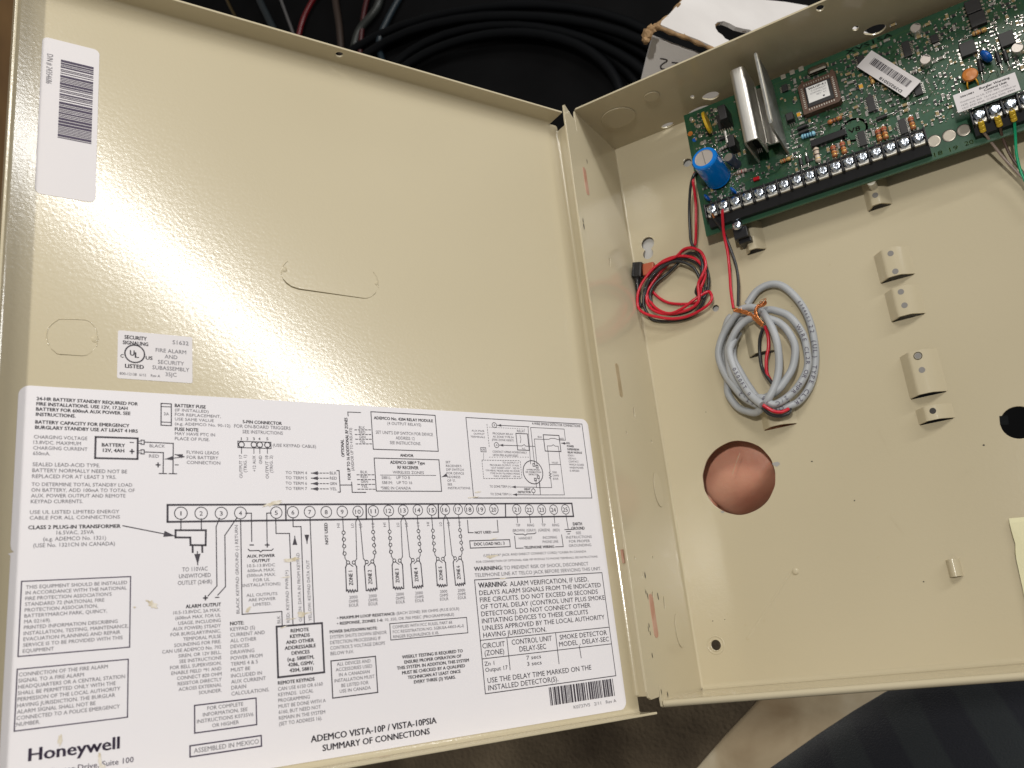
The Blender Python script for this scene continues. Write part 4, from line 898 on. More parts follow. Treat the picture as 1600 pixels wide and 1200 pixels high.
# --- socket with the labelled processor
P=[c_(*p,BZ+.0055) for p in ((1245.5,135.5),(1302,109.5),(1315.5,157),(1257,178.5))]
sx0=(P[0].x+P[3].x)/2; sx1=(P[1].x+P[2].x)/2; sy1=(P[0].y+P[1].y)/2; sy0=(P[2].y+P[3].y)/2
zt=BZ+.0055; cx,cy=(sx0+sx1)/2,(sy0+sy1)/2; w,h=sx1-sx0,sy1-sy0
mb=MB(); fw=.0030
outer=[(sx0,sy0),(sx1-.0015,sy0),(sx1,sy0+.0015),(sx1,sy1),(sx0+.0015,sy1),(sx0,sy1-.0015)]
plate(mb,[outer,[(sx0+fw,sy0+fw),(sx1-fw,sy0+fw),(sx1-fw,sy1-fw),(sx0+fw,sy1-fw)]],.0052,lambda a,b,c: V((a,b,zt+c)),SOCK,.0002)
mb.box((cx,cy,BZ+.001),(w-.001,h-.001,.0016),SOCK); mb.box((sx0+.003,sy1+.001,BZ+.0025),(.0016,.0024,.004),SOCK,None,.0003); mb.box((sx1-.0015,sy1+.001,BZ+.0025),(.0020,.0026,.004),SOCK,None,.0003)
SK=mb.build('chip_socket',pc)
mb=MB()
for k_ in range(11):
    f=(k_+.5)/11; 
    for x,y,s in ((sx0+fw+(w-2*fw)*f,sy0+fw*.62,0),(sx0+fw+(w-2*fw)*f,sy1-fw*.62,0),(sx0+fw*.62,sy0+fw+(h-2*fw)*f,1),(sx1-fw*.62,sy0+fw+(h-2*fw)*f,1)):
        mb.box((x,y,zt+.00012),((.0006,.0011,.0002) if not s else (.0011,.0006,.0002)),TIN)
        dx=(cx-x)*0+(0 if not s else (.0010 if x<cx else -.0010)); dy=(0 if s else (.0010 if y<cy else -.0010))
        mb.box((x+dx,y+dy,zt-.0002),((.0007,.0009,.0003) if not s else (.0009,.0007,.0003)),DARK)
mb.build('socket_contacts',SK,kind='stuff')
mb=MB(); mb.box((cx,cy,zt-.0012),(w-2*fw-.0006,h-2*fw-.0006,.0030),BLKM,None,.0004); CHIP=mb.build('processor',SK,label='black processor carrying a white printed sticker')
P=[c_(*p,zt+.0004) for p in ((1259,137.5),(1291.5,125),(1297.5,148.5),(1264.5,161.5))]
lx0=(P[0].x+P[3].x)/2; lx1=(P[1].x+P[2].x)/2; ly1=(P[0].y+P[1].y)/2; ly0=(P[2].y+P[3].y)/2
mb=MB(); zl=zt+.00036; mb.box(((lx0+lx1)/2,(ly0+ly1)/2,zl),(lx1-lx0,ly1-ly0,.0001),PAPW)
H_=ly1-ly0; W_=lx1-lx0
text(mb,"WA10P-4.1",(lx0+W_*.1,ly1-H_*.20),(lx0+W_*.92,ly1-H_*.20),H_*.13,fr_back,INK,True,zl+.0001)
text(mb,"\u00a9 COPYRIGHT",(lx0+W_*.2,ly1-H_*.36),(lx0+W_*.9,ly1-H_*.36),H_*.10,fr_back,INKG,False,zl+.0001)
text(mb,"HONEYWELL 2010",(lx0+W_*.14,ly1-H_*.52),(lx0+W_*.9,ly1-H_*.52),H_*.10,fr_back,INKG,False,zl+.0001)
text(mb,"REV  4.1",(lx0+W_*.42,ly1-H_*.68),(lx0+W_*.86,ly1-H_*.68),H_*.10,fr_back,INKG,False,zl+.0001)
mb.quad([V((lx0+W_*.72+.0006*math.cos(t),ly0+H_*.14+.0006*math.sin(t),zl+.0001)) for t in [i*.5236 for i in range(12)]],INK)
# the sticker joins the processor's own mesh family as its print
o=mb.build('processor_label',SK)
# crystal can
mb=MB(); c=c_(1276,106,BZ+.004); mb.box((c.x,c.y,BZ+.0022),(.0118,.0048,.0040),mat('crystal_can',(0.35,0.32,0.27),.25,1.0),None,.0016); mb.build('crystal',pc)
# black socket header and the large round silk-screened mark
a=c_(1266,222,BZ+.003); b=c_(1322,205,BZ+.003); mb=MB(); mb.box(((a.x+b.x)/2,(a.y+b.y)/2-.0008,BZ+.0018),(b.x-a.x,.0042,.0036),BLK,None,.0004); mb.build('black_header',pc)
mb=MB(); c=c_(1334,203); 
for r_,w_ in ((.0074,.0013),): stroke(mb,[V((c.x+r_*math.cos(t*math.pi/18),c.y+r_*.92*math.sin(t*math.pi/18))) for t in range(37)],w_,fr_back,DARK,BZ+.00012)
text(mb,"V8",(c.x-.0030,c.y-.0016),(c.x+.0036,c.y-.0016),.0032,fr_back,DARK,True,BZ+.00014)
mb.build('silk_screen_logo',pc)
mb=MB()
a=c_(1322,84); b=c_(1378,62); y_=(a.y+b.y)/2-.0007; text(mb,"XVS1SA",(a.x,y_),(b.x+.006,y_),.0030,fr_back,mat('dark_silk',(0.004,0.02,0.01),.5),True,BZ+.00012)
silk=mat('pale_silk',(0.10,0.20,0.05),.5)
for s,px,py in (("18",1467,243),("19",1491,235),("20",1515,226)):
    c=c_(px,py); text(mb,s,(c.x-.0022,c.y),(c.x+.0022,c.y),.0026,fr_back,silk,True,BZ+.00012)
mb.build('silk_screen_print',pc,kind='stuff')
# small coloured chip parts big enough to pick out
def smd(px,py,lx,ly,mt,h=.0012,name='chip_capacitor'):
    c=c_(px,py); mb=MB(); mb.box((c.x,c.y,BZ+h/2),(lx,ly,h),mt,None,.0002)
    e=V((lx*.42,0,0)) if lx>ly else V((0,ly*.42,0)); s_=(lx*.22,ly*1.02,h*1.03) if lx>ly else (lx*1.02,ly*.22,h*1.03)
    for s in(-1,1): mb.box(V((c.x,c.y,BZ+h/2))+e*s,s_,SOLDER,None,.00015)
    mb.build(name,pc)
for px,py in ((1249,181),(1346,137)): smd(px,py,.0022,.0036,AMB,.0018,'amber_capacitor')
for px,py,hv in ((1156,242,1),(1164,238.5,1),(1242.5,128,1),(1243.5,156,1),(1480,27,1),(1491,45,1),(1338,86.5,0),(1366,74,0),(1386,64,0),(1450,39,0),(1436,59,0),(1338,168.5,0),(1389,158,0),(1416,173.5,0),(1414,165,0),(1434,182,1),(1391,202,1),(1365,209,1),(1294.5,235,1),(1311,229,1),(1327,224,1),(1465,179,1),(1428,113,0),(1326,116.5,0),(1329,130,0),(1550,7.5,0),(1559,65,1),(1464,71,0),(1470,92,0),(1396,40,0),(1382,134,0),(1597,107,1)):
    smd(px,py,.0016 if hv else .0036,.0036 if hv else .0016,SMDT if (px*7+py*3)%3>.7 else SMDG,.0013)
# red indicator
mb=MB(); c=c_(1181.5,279,BZ+.002); mb.box((c.x,c.y,BZ+.0013),(.0040,.0024,.0024),mat('red_led',(0.55,0.01,0.02),.2),None,.0006)
mb.box((c.x+.0022,c.y,BZ+.0009),(.0010,.0022,.0016),SOLDER,None,.0002); mb.build('red_indicator',pc)
# --- stickers
def fr_plane(o,ex,ey,n): return lambda a,b,c: o+ex*a+ey*b+n*c
def sticker(corners,z,name,label,draw,n3=V((0,0,1)),curl=0):
    P=[V(c_(*p,zz)) for p,zz in zip(corners,z)]; mb=MB()
    ex=((P[1]-P[0])+(P[2]-P[3])); W=ex.length/2; ex.normalize(); ey=((P[0]-P[3])+(P[1]-P[2])); ey=(ey-ex*ey.dot(ex)); H=((P[0]-P[3]).length+(P[1]-P[2]).length)/2; ey.normalize(); n_=ex.cross(ey)
    o=(P[0]+P[1]+P[2]+P[3])/4-ex*W/2-ey*H/2; fr=fr_plane(o,ex,ey,n_)
    plate(mb,[[(0,0),(W,0),(W,H),(0,H)]],.00018,fr,STICK,.00004); draw(mb,W,H,fr); return mb.build(name,pc,label=label)
def dr1(mb,W,H,fr):
    bars(mb,(W*.13,H*.42),(W*.90,H*.42),(0,H*.36),36,fr,INK,.00012,21)
    g=lambda a,b,c: fr(W-a,H-b,c)     # the number is printed upside down to the bars
    text(mb,"D39255018",(W*.12,H*.80),(W*.56,H*.80),H*.15,g,INKG,True,.00012)
sticker([(1362.5,79.5),(1439,126),(1415,153),(1338,103)],[BZ+.0042]*4,'bar_code_sticker','cream bar-code sticker lying askew across the parts',dr1)
def dr2(mb,W,H,fr):
    T_=lambda s,x0,x1,y,h,b=False: text(mb,s,(W*x0,H*y),(W*x1,H*y),H*h,fr,INK if b else INKG,b,.00012)
    T_("Burglar Warning",.42,.90,.78,.12,True); T_("Control Unit",.48,.84,.60,.12,True); T_("3061081",.10,.32,.72,.09,True)
    T_("Conforms to UL STD 985, 1023,",.08,.86,.44,.09); T_("1635, 610, 365  1610 and Certified to",.08,.95,.26,.09); T_("ULC STD S545, C1023, S303, S304",.08,.92,.09,.09)
sticker([(1489,149.5),(1585.5,112.5),(1595,140.5),(1497,176)],[BZ+.0125]*4,'burglar_warning_sticker','white sticker headed burglar warning control unit above the second terminal block',dr2)
# --- terminal blocks
SHMS=[]
for turn in (0,25,48,70,12):
    SH=MB()   # one screw with its washer plate, built round the origin, z up from the block's seat
    SH.box((0,-.0002,.0002),(.0062,.0066,.0006),TIN,None,.0002)
    SH.box((0,-.0039,-.0001),(.0056,.0010,.0018),TINB,None,.0002)
    SH.lathe((0,0,.0004),(0,0,1),[(.0034,0),(.0034,.0008),(.0033,.0012),(.0027,.0019),(.0016,.0024),(0,.0025)],STEEL,20)
    for a in (0,90):
        M=Matrix.Rotation(math.radians(a+20+turn),3,'Z'); SH.box((0,0,.00255),(.0036,.0006,.0003),SLOT,M)
    SHMS.append(SH.mesh('terminal_screw'))

def tblock(xs,y,z,label,x0=None,x1=None,deep=True):
    x0=x0 or xs[0]-.0042; x1=x1 or xs[-1]+.0042; mb=MB(); zb=z-.0030
    # body: a seat with a lower front step that slopes to the board
    prof=[(y+.0050,BZ),(y+.0050,zb+.0002),(y+.0040,zb+.0004),(y+.0036,zb),(y-.0040,zb),(y-.0046,zb-.0016),(y-.0092,zb-.0040),(y-.0094,BZ)]
    n=len(prof); mb.add([V((x,p[0],p[1])) for x in(x0,x1) for p in prof],[(i,(i+1)%n,n+(i+1)%n,n+i) for i in range(n)]+[list(range(n))[::-1],list(range(n,2*n))],BLK)
    o=mb.build('terminal_block',pc,label=label)
    for x in [xs[0]-.0038]+[(a+b)/2 for a,b in zip(xs,xs[1:])]+[xs[-1]+.0038]:
        mb=MB(); mb.box((x,y-.0004,zb+.0008),(.0010,.0098,.0042),BLK,None,.0003); mb.build('divider',o)
    rr=random.Random(len(xs))
    for x in xs: shared('terminal_screw',rr.choice(SHMS),(x,y,zb),o)
    return o
sx=[.06565+i*.0075931 for i in range(17)]
tblock(sx,.2828,.0262,'long black terminal block with a row of seventeen screws')
tblock([.21852+i*.00763 for i in range(4)],.2836,.0262,'short black terminal block beside the telephone leads')
mb=MB(); a=c_(1530,200,BZ+.003); mb.box((.2345,a.y+.0012,BZ+.003),(.040,.0050,.0030),TIN,None,.0006); mb.build('wire_shelf',pc)
# plastic stand-off gripping the board's lower edge, with its screw
mb=MB(); c=c_(1151,350,BZ+.001); a=V((c.x,c.y,0)); q=back(1157,378,.004)
mb.box((c.x+.0006,Y0-.0040,BZ-.0045),(.0088,.0075,.0062),BLK,None,.0005); mb.box((c.x+.0014,Y0-.0078,.0052),(.0080,.0040,.0100),BLK,None,.0006)
ST=mb.build('standoff_clip',pc); mb=MB(); mb.lathe((c.x,c.y-.0004,BZ-.0002),(0,0,1),[(.0034,0),(.0034,.0009),(.0026,.0019),(.0012,.0024),(0,.0024)],STEEL,20); mb.box((c.x,c.y-.0004,BZ+.0023),(.0034,.0006,.0003),INKG,Matrix.Rotation(.6,3,'Z')); mb.build('clip_screw',ST)
c=back(1362,287,.013); mb=MB(); mb.cyl((c.x,c.y+.001,.0062),(c.x,c.y+.001,BZ-.0015),.0024,mat('nylon',(0.6,0.57,0.48),.4),14); mb.build('nylon_post',pc)

# ================================================================ LEADS AND CABLES
def Z5(x,y,z): return back(960+x/3.5294,360+y/3.5294,z)
def zl(pts): return [Z5(*p) for p in pts]
t=empty('battery_lead',back(1050,445,.004),'coiled red and black battery lead with a black push-on connector','wire',None)
mb=MB()
mb.tube([back(1090,268,BZ),back(1084,274,.019),back(1079,292,.016),back(1077,325,.011),back(1078,358,.008)]+zl([(425,70,.007),(462,122,.008),(484,185,.010),(480,260,.011),(452,325,.009),(455,352,.007),(490,372,.005),(515,330,.005),(520,260,.006),(498,185,.0045),(450,132,.0035),(400,130,.003),(340,192,.004),(290,240,.004),(228,290,.005),(198,345,.005),(205,400,.005),(240,445,.004),(300,465,.004),(375,458,.005),(440,428,.006),(478,370,.007),(478,290,.008),(475,205,.007),(420,166,.006),(350,156,.006),(280,182,.006),(212,242,.006),(172,312,.006),(160,400,.005),(185,462,.003),(215,494,.002),(290,502,.002),(385,490,.002),(445,458,.002),(488,400,.003),(505,330,.004),(470,262,.005),(430,200,.007),(340,170,.008),(250,215,.008),(185,290,.007),(165,380,.005),(148,420,.003),(135,380,.0028),(130,335,.003)]),.00098,BLKP,8,5)
mb.build('black_wire',t)
mb=MB()
mb.tube([back(1086,270,BZ),back(1083,282,.018),back(1087,315,.012),back(1087.5,350,.009)]+zl([(448,50,.006),(440,84,.005),(395,104,.004),(345,140,.0035),(280,205,.0035),(230,262,.0045),(182,340,.005),(182,400,.006),(215,440,.007),(280,462,.007),(360,452,.008),(432,425,.009),(466,380,.010),(462,300,.011),(486,245,.012),(504,190,.011),(482,125,.010),(435,98,.010),(385,103,.009),(335,148,.008),(240,190,.007),(172,262,.007),(132,340,.007),(130,420,.007),(168,458,.008),(250,480,.008),(335,487,.007),(420,468,.006),(498,425,.007),(535,385,.007),(532,348,.006),(510,340,.006),(440,382,.009),(372,432,.009),(300,458,.008),(225,425,.006),(180,350,.0045),(192,272,.0035),(250,182,.005),(340,144,.0075),(430,150,.0085),(485,195,.009),(500,250,.009),(476,320,.009),(462,395,.004),(300,400,.0016),(205,330,.002),(195,260,.003),(192,225,.0035)]),.00098,REDP,8,5)
mb.build('red_wire',t)
mb=MB(); a=Z5(132,178,.006); b=Z5(126,262,.0055); c=Z5(132,345,.004); d=(b-a).normalized()
x=V((1,0,0)); x=(x-d*x.dot(d)).normalized(); M=Matrix((x,d,x.cross(d))).transposed()
mb.box((a+b)/2,(.0068,(b-a).length,.0052),BLK,M,.0008); mb.tube([b,b+(c-b)*.3,c],lambda f:.0026-.0012*f,BLK,10,4)
for s in(-1,1): mb.box((a+b)/2+x*s*.0022+V((0,0,.0027)),(.0014,(b-a).length*.9,.0008),BLK,M,.0002)
mb.build('black_connector',t)
mb=MB(); a=Z5(160,222,.0040); b=Z5(222,208,.0040); d=(b-a).normalized(); y=V((0,0,1)).cross(d); M=Matrix((d,y,V((0,0,1)))).transposed()
mb.box((a+b)/2,((b-a).length,.0085,.0040),mat('orange_red_connector',(0.42,0.10,0.045),.4),M,.0008); mb.build('red_connector',t)

t=empty('grey_cable_coil',back(1195,560,.004),'coil of grey two-core cable with bared copper screen, below the circuit board','cable')
K=lambda pts: zl([(x,y,z) for x,y,z in pts])
loops=[
 [(648,470,.006),(625,500,.006),(612,560,.004)],
 [(735,405,.004),(785,332,.004),(860,296,.0035),(935,310,.0035),(1012,375,.0035),(1070,470,.0035),(1103,590,.0035),(1110,720,.0035),(1080,850,.004),(1030,930,.006),(960,974,.009),(870,982,.012),(800,965,.013),(720,925,.012),(655,860,.010),(605,790,.008),(578,690,.007),(588,610,.007),(625,530,.008),(690,450,.010),(745,420,.011),(800,440,.0125),(850,500,.014),(885,580,.015),(908,670,.015),(908,760,.015),(885,850,.016),(850,930,.017),(790,1000,.012),(740,1000,.008),(680,970,.005),(632,900,.004),(625,820,.0035),(600,740,.0035),(590,650,.0032),(620,560,.0032),(680,500,.004),(760,470,.006),(840,435,.009),(905,442,.010),(972,482,.010),(1032,560,.009),(1066,660,.009),(1062,760,.009),(1020,860,.010),(950,925,.013),(870,955,.0155),(820,930,.016),(760,920,.011),(700,880,.010),(650,800,.010),(632,720,.010),(632,640,.011),(665,560,.012),(720,500,.012),(775,470,.013)],
 [(825,478,.013),(900,508,.012),(960,560,.012),(994,640,.012),(990,740,.012),(950,820,.013),(890,885,.0145),(800,925,.0075),(740,860,.0070),(690,780,.007),(655,700,.0065),(655,620,.006),(690,560,.006)],
 [(660,600,.010),(640,660,.0125),(650,740,.0135),(690,820,.0145),(750,905,.0165),(815,965,.0195)],
]
mb=MB(); PATHS=[]
rk=random.Random(12)
for L in loops: PATHS.append(mb.tube(K([(x+rk.uniform(-5,5),y+rk.uniform(-5,5),z) for x,y,z in L]),.00225,GRYP,14,7))
JK=mb.build('grey_jacket',t)
mb=MB()
def along(path,s,i0,step,h,side=1,r=.0023):
    D=[0]
    for a,b in zip(path,path[1:]): D.append(D[-1]+(b-a).length)
    def at(l):
        for i in range(len(D)-1):
            if D[i+1]>=l: f=(l-D[i])/(D[i+1]-D[i]+1e-9); return path[i].lerp(path[i+1],f),(path[i+1]-path[i]).normalized()
        return path[-1],(path[-1]-path[-2]).normalized()
    for j,ch in enumerate(s):
        if ch==' ': continue
        p,tg=at(i0+j*step); vw=(CP-p).normalized(); n=(vw-tg*vw.dot(tg)).normalized(); up=n.cross(tg)*side
        ex=tg*side
        if side<0: pass
        vs,fs,x0,x1=glyphs(ch,False); sc=h/CAPH; w=(x1-x0)*sc*1.1
        mb.add([p+n*(r+.00012)+tg*((q.x-x0)*sc*1.1-w/2)+n.cross(tg)*((q.y*sc)-h/2) for q in vs],fs,INK2)
along(PATHS[1],"22 (UL) TYPE CL2R  OR",.060,.0031,.0026)
along(PATHS[1],"E344653",.025+.018,.0022,.0018)
TOT=sum((b-a).length for a,b in zip(PATHS[1],PATHS[1][1:]))
along(PATHS[1],"WIRE CL2R OR MPR 2/C 18",TOT*.755,.0028,.0024)
along(PATHS[1],"CDET-2",TOT*.232,.0032,.0024)
along(PATHS[3],"0500FT 0",.022,.0028,.0024)
mb.build('jacket_print',JK,kind='stuff')
mb=MB(); mb.tube([back(1112,336,.0255),back(1117,343,.023),back(1130,362,.016),back(1141,388,.012),back(1150,415,.010),back(1153.5,440,.010),back(1153.5,462,.010),back(1153,478,.010)],.00095,BLKP,8,5)
mb.tube(K([(820,540,.012),(802,600,.010),(802,680,.008),(812,750,.008),(838,800,.010),(875,850,.011)]),.00105,BLKP,8,5)
mb.tube(K([(815,975,.019),(850,1010,.017),(895,1024,.015),(935,1020,.013),(970,995,.010),(955,940,.006)]),.00105,BLKP,8,5)
mb.build('black_core',t)
mb=MB(); mb.tube([back(1128.5,329,.0255),back(1129,340,.023),back(1131,365,.016),back(1137,395,.012),back(1140,425,.010),back(1142,455,.010),back(1146,482,.010)],.00095,REDP,8,5)
mb.tube(K([(828,525,.013),(846,575,.011),(850,640,.010),(838,710,.010),(840,780,.010),(862,830,.010),(885,860,.011)]),.00105,REDP,8,5)
mb.tube(K([(818,962,.020),(845,980,.019),(880,998,.018),(920,1002,.016),(960,985,.012)]),.00105,REDP,8,5)
mb.build('red_core',t)
mb=MB(); rr=random.Random(4)
base1=[(662,436,.013),(700,445,.014),(740,458,.015),(775,485,.0155),(812,520,.0150)]; base2=[(815,520,.015),(790,490,.016),(778,455,.017),(785,425,.018),(815,410,.019),(832,400,.020)]
for bs,nn in((base1,9),(base2,7)):
    P_=spline([V(Z5(*p)) for p in bs],5)
    for k_ in range(nn):
        ph=k_*2*math.pi/nn; pts=[]
        for i,p in enumerate(P_): pts.append(p+V((math.cos(ph+i*.55),math.sin(ph+i*.55)*.8,math.sin(ph+i*.55+1)))*.0011*(.8+.4*rr.random()))
        mb.tube(pts,.00030,COPPER,5,1)
for k_ in range(9):
    a=V(Z5(818,408,.020)); b=V(Z5(842-k_*6,372+k_*7,.022+.0006*k_)); mb.tube([a,a.lerp(b,.5)+V((.002*(k_%3-1),.001,.001)),b],.00020,COPPER,4,3)
a=V(back(1113,334,.0265)); mb.tube([a,back(1116,340,.0245)],.0007,COPPER,6,1)
mb.build('copper_screen',t,kind='stuff')

t=empty('telephone_lead',back(1560,215,.02),'telephone lead of thin brown, dark and green wires with yellow ferrules','wire')
for (f0,f1,P_,m_,nm,lb) in (((1532,189),(1536.5,206),[(1536.5,206,.020),(1548,221,.014),(1565,243,.010),(1588,268,.008),(1615,296,.008)],BRNW,'wire','thin grey-brown wire'),((1557.5,181),(1562.5,197),[(1562.5,197,.020),(1567,216,.014),(1580,245,.010),(1600,272,.008),(1625,302,.008)],DBRN,'wire','thin dark brown wire'),((1580.5,172),(1585,189),[(1585,189,.020),(1586.5,212,.015),(1589,245,.011),(1600,280,.008),(1622,310,.008)],GRN,'wire','thin green wire')):
    mb=MB(); mb.tube([back(*p) for p in P_],.00078,m_,8,6); w_=mb.build(nm,t,label=lb)
    a=V(back(*f0,.0255)); b=V(back(*f1,.0205)); d=(b-a).normalized(); L=(b-a).length; mb=MB()
    mb.lathe(a,d,[(.0010,0),(.0016,.0004),(.0016,L*.28),(.0012,L*.33),(.0016,L*.38),(.0016,L*.62),(.0012,L*.67),(.0016,L*.72),(.0016,L*.95),(.0010,L)],YLW,12); mb.build('ferrule',w_)

# cream paper lying in the cabinet at the right
mb=MB(); pts=[(1576.5,810),(1577.5,818),(1580,830),(1583,840),(1586.5,850),(1585.5,862),(1588,874),(1592,892),(1597,915),(1603,945),(1608,990),(1700,985),(1690,800)]
n=len(pts); vs=[V(back(*p,.0012+.0012*math.sin(i*1.3)**2)) for i,p in enumerate(pts)]
lo=[p-V((0,0,.00025)) for p in vs]; mb.add(vs+lo,[list(range(n)),list(range(n,2*n))[::-1]]+[(i,n+i,n+(i+1)%n,(i+1)%n) for i in range(n)],NOTE)
mb.build('paper_slip',None,label='torn cream paper slip lying in the cabinet at the right edge',cat='paper')

# ================================================================ SURROUNDINGS
def PC(px,py,dep): return CP+ray(px,py)*dep     # dep: distance along the view axis
FLZ=-.75
STONE=mat('stone_floor',(0.30,0.24,0.165),0.5)
nt=STONE.node_tree; N=nt.nodes; L_=nt.links; b_=N['Principled BSDF']; tc=N.new('ShaderNodeTexCoord')
n1=N.new('ShaderNodeTexNoise'); n1.inputs['Scale'].default_value=7; n1.inputs['Detail'].default_value=5; n1.inputs['Roughness'].default_value=.5; n1.inputs['Distortion'].default_value=.3
L_.new(tc.outputs['Object'],n1.inputs['Vector']); cr=N.new('ShaderNodeValToRGB'); L_.new(n1.outputs['Fac'],cr.inputs['Fac'])
e=cr.color_ramp.elements; e[0].position=.30; e[0].color=(0.36,0.25,0.14,1); e[1].position=.62; e[1].color=(0.86,0.76,0.56,1); q=e.new(.47); q.color=(0.60,0.48,0.31,1)
L_.new(cr.outputs['Color'],b_.inputs['Base Color'])
mb=MB(); mb.quad([V((-5,-5,0)),V((5,-5,0)),V((5,5,0)),V((-5,5,0))],STONE); o=mb.build('floor',None,V((0,0,0))); o.location.z=FLZ; props(o,kind='structure')
BLKF=noise_mat(mat('black_cloth',(0.0022,0.0022,0.0026),0.8,spec=.15),(0.0045,0.0045,0.005),14)
mb=MB(); a=PC(500,420,1.0); 
mb.box((-.1,1.30,-.655),(4.2,2.30,.19),BLKF,None,.03); o=mb.build('black_storage_case',None,label='large dark flat case spread out behind the cabinet',cat='case')
# coil of black cable on the case
CB=mat('black_cable',(0.0035,0.004,0.005),0.5,spec=.15)
t=empty('black_cable_coil',onplane(800,170,V((0,0,-.55)),V((0,0,1))),'thick coil of glossy black cable on the dark case','cable coil')
for k_,(rr_,cx_,cy_,dz) in enumerate(((170,800,170,0),(186,806,176,.010),(203,798,168,.0),(222,805,180,.012),(240,800,178,.004),(150,790,160,.014))):
    mb=MB(); c0=PC(cx_,cy_,1.12-dz); pts=[]
    for i in range(41):
        a_=2*math.pi*i/40; w_=1+.03*math.sin(3*a_+k_)
        px=cx_+rr_*1.25*w_*math.cos(a_); py=cy_+rr_*.72*w_*math.sin(a_)
        p=onplane(px,py,V((0,0,-.548+dz)),V((0,0,1))); pts.append(p)
    mb.tube(pts,.0075,CB,8,1); mb.build('cable_turn',t)
def bgcable(pts,r,m_,name,label):
    mb=MB(); mb.tube([onplane(px,py,V((0,0,z)),V((0,0,1))) for px,py,z in pts],r,m_,8,8); mb.build(name,None,label=label,cat='cable')
bgcable([(560,-60,-.550),(505,-20,-.545),(478,20,-.545),(466,58,-.545),(455,110,-.550)],0.0051,mat('red_cable',(0.12,0.004,0.007),.35),'red_cable','bright red cable just left of the row of cables behind the door')
bgcable([(420,-50,-.550),(436,-8,-.545),(447,22,-.545),(458,52,-.545),(470,90,-.550)],0.0029,mat('white_cable',(0.12,0.115,0.115),.4),'white_cable','thin white cable crossing behind the door top')
bgcable([(340,-40,-.550),(352,-6,-.545),(362,16,-.545),(376,40,-.550)],0.0029,mat('gold_cable',(0.06,0.04,0.012),.4),'gold_cable','thin gold cable nearest the left end of the door top')
bgcable([(520,-50,-.550),(524,0,-.545),(530,40,-.545),(534,90,-.550)],0.0064,mat('brown_cable',(0.035,0.022,0.016),.5),'brown_cable','brown cable standing upright between red and dark red ones')
bgcable([(585,-40,-.550),(572,5,-.545),(566,40,-.545),(562,90,-.550)],0.0048,mat('dark_red_cable',(0.05,0.005,0.006),.4),'dark_red_cable','dark red cable left of the black coil')
bgcable([(390,-60,-.550),(402,-10,-.545),(418,26,-.545),(440,70,-.550)],0.0072,mat('slate_cable',(0.02,0.026,0.03),.4),'slate_cable','thick slate grey cable between the gold and white ones')
bgcable([(600,-40,-.550),(590,10,-.545),(560,50,-.545),(548,100,-.550)],0.0072,mat('grey_cable',(0.03,0.033,0.030),.4),'grey_cable','pale grey cable running down to the black coil')
bgcable([(640,-30,-.550),(606,30,-.545),(592,70,-.545),(606,120,-.550)],0.0058,mat('blue_grey_cable',(0.014,0.024,0.032),.35),'blue_grey_cable','blue grey cable looped beside the black coil')
# dark brown sheet added for the floor's shadow, slanting edge at the right
SHADE_SHEET=noise_mat(mat('floor_shade_sheet',(0.060,0.042,0.025),0.95),(0.165,0.125,0.078),6,(0.35,0.65),.8,160,4,.004)
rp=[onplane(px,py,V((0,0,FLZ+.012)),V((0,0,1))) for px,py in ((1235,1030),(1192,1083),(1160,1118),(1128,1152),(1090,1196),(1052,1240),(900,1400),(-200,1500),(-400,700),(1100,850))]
mb=MB(); n=len(rp); lo=[p-V((0,0,.012)) for p in rp]; mb.add(rp+lo,[list(range(n)),list(range(n,2*n))[::-1]]+[(i,n+i,n+(i+1)%n,(i+1)%n) for i in range(n)],SHADE_SHEET)
mb.build('floor_shade_sheet',None,label='dark brown sheet standing in for floor shadow below the open door',cat='shadow sheet')
# brown wooden board at the left edge
WOOD=noise_mat(mat('brown_wood',(0.10,0.048,0.012),0.5),(0.15,0.078,0.022),6,(0.3,0.7),stretch=(6,1,6))
mb=MB(); P_=[PC(-260,-220,1.15),PC(70,-220,1.15),PC(40,420,1.15),PC(-260,420,1.15)]; P2=[p+CF*.02 for p in P_]
mb.add(P_+P2,[(0,1,2,3),(7,6,5,4),(0,4,5,1),(1,5,6,2),(2,6,7,3),(3,7,4,0)],WOOD); mb.build('wooden_board',None,label='brown wooden board standing beyond the left edge of the door',cat='board')
# white carton behind the top of the cabinet
CARD=noise_mat(mat('white_card',(0.72,0.69,0.67),0.6),(0.62,0.59,0.57),12); KRAFT=noise_mat(mat('kraft_edge',(0.34,0.21,0.10),0.8),(0.20,0.12,0.055),160,(0.35,0.65),.6,220,3,.0015)
t=empty('white_carton',PC(1150,60,.9),'white corrugated carton with torn flap standing behind the cabinet','carton')
A_=PC(1030,37,.65); B_=PC(1400,189,.70); C2=PC(1440,84,.75); D_=PC(1068,-2,.69)
ex=(B_-A_); W_=ex.length; ex.normalize(); nf=(B_-A_).cross(D_-A_).normalized()
if nf.dot(CP-A_)<0: nf=-nf
ey=nf.cross(ex)
if ey.dot(D_-A_)<0: ey=-ey
def fl(px,py): p=onplane(px,py,A_,nf)-A_; return (p.dot(ex),p.dot(ey))
flp=[fl(*p) for p in ((1030,37),(1046,22),(1058,9),(1068,-2),(1100,-42),(1150,-9),(1188,-1),(1228,3),(1263,9),(1310,29),(1366,56),(1440,92),(1400,189),(1260,131),(1180,98),(1120,75),(1090,61),(1060,50))]
hol=[fl(*p) for p in ((1117,38),(1121,34),(1131,32.5),(1140,36),(1150,41.5),(1162,44.5),(1172,46),(1180,51),(1170,66),(1150,72),(1141,64),(1133,60),(1129,55),(1122,50),(1118,44))]
mb=MB(); plate(mb,[flp,hol],.0036,lambda a,b,c: A_+ex*a+ey*b+nf*c,CARD,.0002)
fo=mb.build('flap',t)
